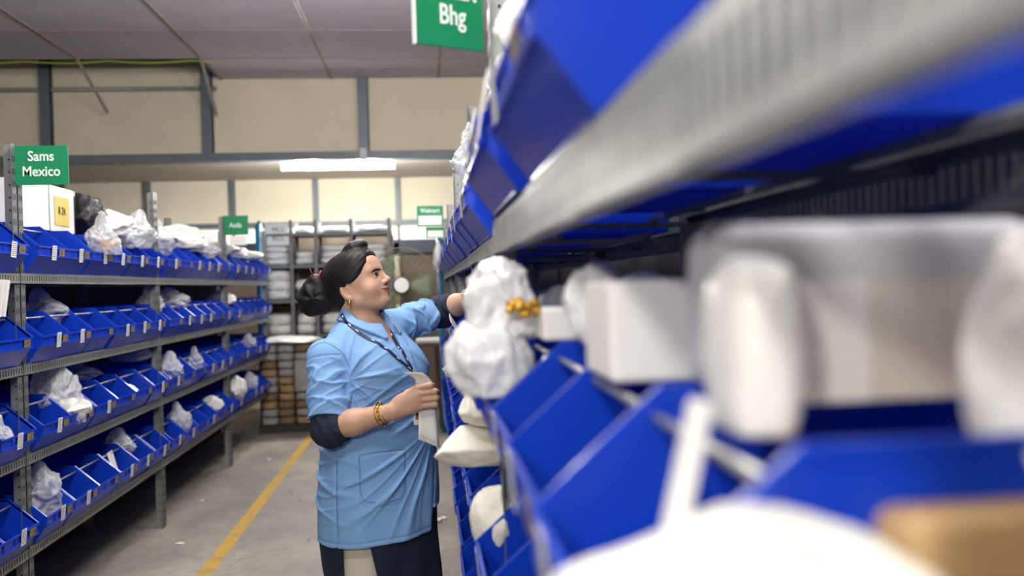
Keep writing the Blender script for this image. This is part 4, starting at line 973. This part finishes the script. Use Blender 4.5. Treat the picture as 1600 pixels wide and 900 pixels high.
# ------------------------------------------------------------------ pedestal fan
m_guard = mat('tan_fan_guard', (126, 116, 98), .4, .4); m_blade = mat('green_tint_blade', (130, 150, 118), .3, alpha=.35)
t = empty('pedestal_fan', (-.196, 7.0, 0))
q = MB(); q.tube([(0, 0, 0), (0, 0, .025), (0, 0, .04)], [.2, .19, .05], M['galv_dk'], 28); q.obj('base', t, True)
q = MB(); q.tube([(0, .03, .03), (0, .03, 1.36)], .017, M['galv_dk'], 12); q.obj('pole', t, True)
q = MB(); q.tube([(0, -.02, 1.415), (0, .03, 1.415), (0, .14, 1.415), (0, .17, 1.415)], [.05, .075, .07, .03], M['galv_dk'], 20); q.obj('motor', t, True)
def guard(yo, sgn, name):
    q = MB()
    for k in range(11):
        r = .055+.235*k/10; dy = sgn*.06*(1-(r/.29)**2); q.tube([(r*math.cos(a), yo+dy, 1.415+r*math.sin(a)) for a in np.linspace(0, 2*math.pi, 49)[:-1]], .0013 if k < 10 else .004, m_guard, 5, closed=True)
    for k in range(30):
        a = k*math.pi/15; q.tube([((.05+.24*u)*math.cos(a), yo+sgn*.06*(1-((.05+.24*u)/.29)**2), 1.415+(.05+.24*u)*math.sin(a)) for u in (0, .35, .7, 1)], .0011, m_guard, 4)
    return q.obj(name, t)
guard(-.05, -1, 'front_guard'); guard(-.04, 1, 'rear_guard')
q = MB(); q.tube([(0, -.125, 1.415), (0, -.105, 1.415)], [.055, .058], M['card'], 28); q.obj('hub_badge', t)
for k in range(3):
    q = MB(); vs = []
    for u in range(6):
        for v in range(4):
            r = .04+.20*u/5; a = R(120*k)+(-.50+v/3*1.0)*(.55+.45*math.sin(u/5*2.6)); vs.append((r*math.cos(a), -.06+.04*(v/3-.5), 1.415+r*math.sin(a)))
    q.add(vs, [(u*4+v, u*4+v+1, u*4+v+5, u*4+v+4) for u in range(5) for v in range(3)], m_blade); b = q.obj('blade', t, True, fix=False); b.modifiers.new('s', 'SOLIDIFY').thickness = .003
tag(t, 'pedestal fan with round wire guard behind the woman\'s face', 'fan')
# ------------------------------------------------------------------ back storage rack with white bags
t = empty('shelving_rack', (-1.74, 9.62, 0))
for x in (0, .325, .58, .95, 1.35):
    for y in (0, .42): q = MB(); q.box((x-.018, y-.018, 0), (x+.018, y+.018, 2.14), M['galv_dk']); q.obj('upright', t)
for z in (.93, 1.30, 1.665, 2.0): q = MB(); q.box((-.018, -.022, z-.03), (1.37, .44, z), M['galv_dk']); q.obj('shelf', t)
tag(t, 'grey steel rack at the back stacked with white bags', 'shelving rack')
slab('added_back_dark_panel', (-1.80, 10.12, 0), (-.36, 10.16, 1.98), m_dark)  # added dark backing so the gaps of the back rack look dark
cells = [(-1.72, -1.43), (-1.40, -1.18), (-1.14, -.81), (-.77, -.41)]; CN = ['leftmost', 'second', 'third', 'last']
for ci, (x0, x1) in enumerate(cells):
    for si, z in enumerate((.932, 1.302, 1.667, 2.002)):
        hs = [.115, .110, .075, .07][si]; n = [2, 3, 3, 1][si] if ci != 1 else [2, 2, 2, 1][si]
        for k in range(n):
            o = put(ROLL[(ci+si+k) % 5], ((x0+x1)/2+rnd.uniform(-.01, .01), 9.80, z+.001+k*(hs*.92)), ((x1-x0)*1.02, .40, hs*1.25), 'white packed bag on the back rack, %s column, %s shelf, %s from the bottom' % (CN[ci], ['bottom', 'second', 'third', 'top'][si], ['first', 'second', 'third'][k]), 'bag', 'white bags on the back rack', rz=math.pi*(k % 2), name='packed_bag')
# bulk stack of small packed goods under and before it, on a pallet
t = empty('pallet', (-1.16, 9.18, 0))
for y in (-.17, 0, .17): q = MB(); q.box((-.52, y-.03, 0), (.52, y+.03, .06), M['pallet']); q.obj('runner', t)
for k in range(5): q = MB(); q.box((-.52, -.20+k*.083, .06), (.52, -.14+k*.083, .075), M['pallet']); q.obj('deck_board', t)
tag(t, 'dark pallet on the floor under the stack of packets', 'pallet')
PK = [blob(40+i, [M['pack'], M['brown'], M['kraft'], M['pack']][i], .06, 1.5, .05, sub=4, tuft=False, boxy=6) for i in range(4)]
for r_ in range(10):
    for c in range(6):
        if c in (2,) and 3 < r_ < 8: continue
        o = put(PK[(r_*3+c*5+(r_*c) % 3) % 4], (-1.585+c*.168+rnd.uniform(-.008, .008), 9.18, .076+r_*.079), (.185, .42, .098), '%s packet in the back stack, row %s from floor, column %s from left' % (['grey', 'brown', 'tan', 'grey'][(r_*3+c*5+(r_*c) % 3) % 4], ['one', 'two', 'three', 'four', 'five', 'six', 'seven', 'eight', 'nine', 'ten'][r_], ['one', 'two', 'three', 'four', 'five', 'six'][c]), 'packet', 'packets stacked at the back', name='packet')
q = MB(); q.box((-.078, -.2, 0), (.078, .2, .31), M['pack']); o = q.obj('carton'); bevel(o, .01); o.location = (-1.249, 9.18, .40); tag(o, 'tall grey box set into the stack of packets', 'carton')
o = put(POL[2], (-1.35, 9.18, .865), (.55, .42, .10), 'clear film sheet draped over the stack of packets', 'film', name='plastic_film')
# cartons far behind the fan
for i in range(6):
    carton(-.80, -.34, 11.3, 11.75, .30*i, .30*i+.295, [M['kraft'], M['cream']][i % 2 if i < 5 else 1], 'pale carton in the stack far behind the fan, %s from the floor' % ['first', 'second', 'third', 'fourth', 'fifth', 'topmost'][i], .005)
# small litter on the floor
for i, (x, y, s) in enumerate(((-1.416, 5.16, .03), (.02, 5.35, .05), (.06, 5.42, .03), (-1.55, 6.2, .02), (-1.35, 7.6, .02))):
    o = put(CLO[i % 4], (x, y, 0), (s*1.6, s, s*.4), 'scrap of white litter on the floor %s' % ['left of the yellow line', 'behind the woman at the right rack', 'beside the larger scrap at the right rack', 'under the left racks', 'by the far left racks'][i], 'litter', rz=i, name='paper_scrap')
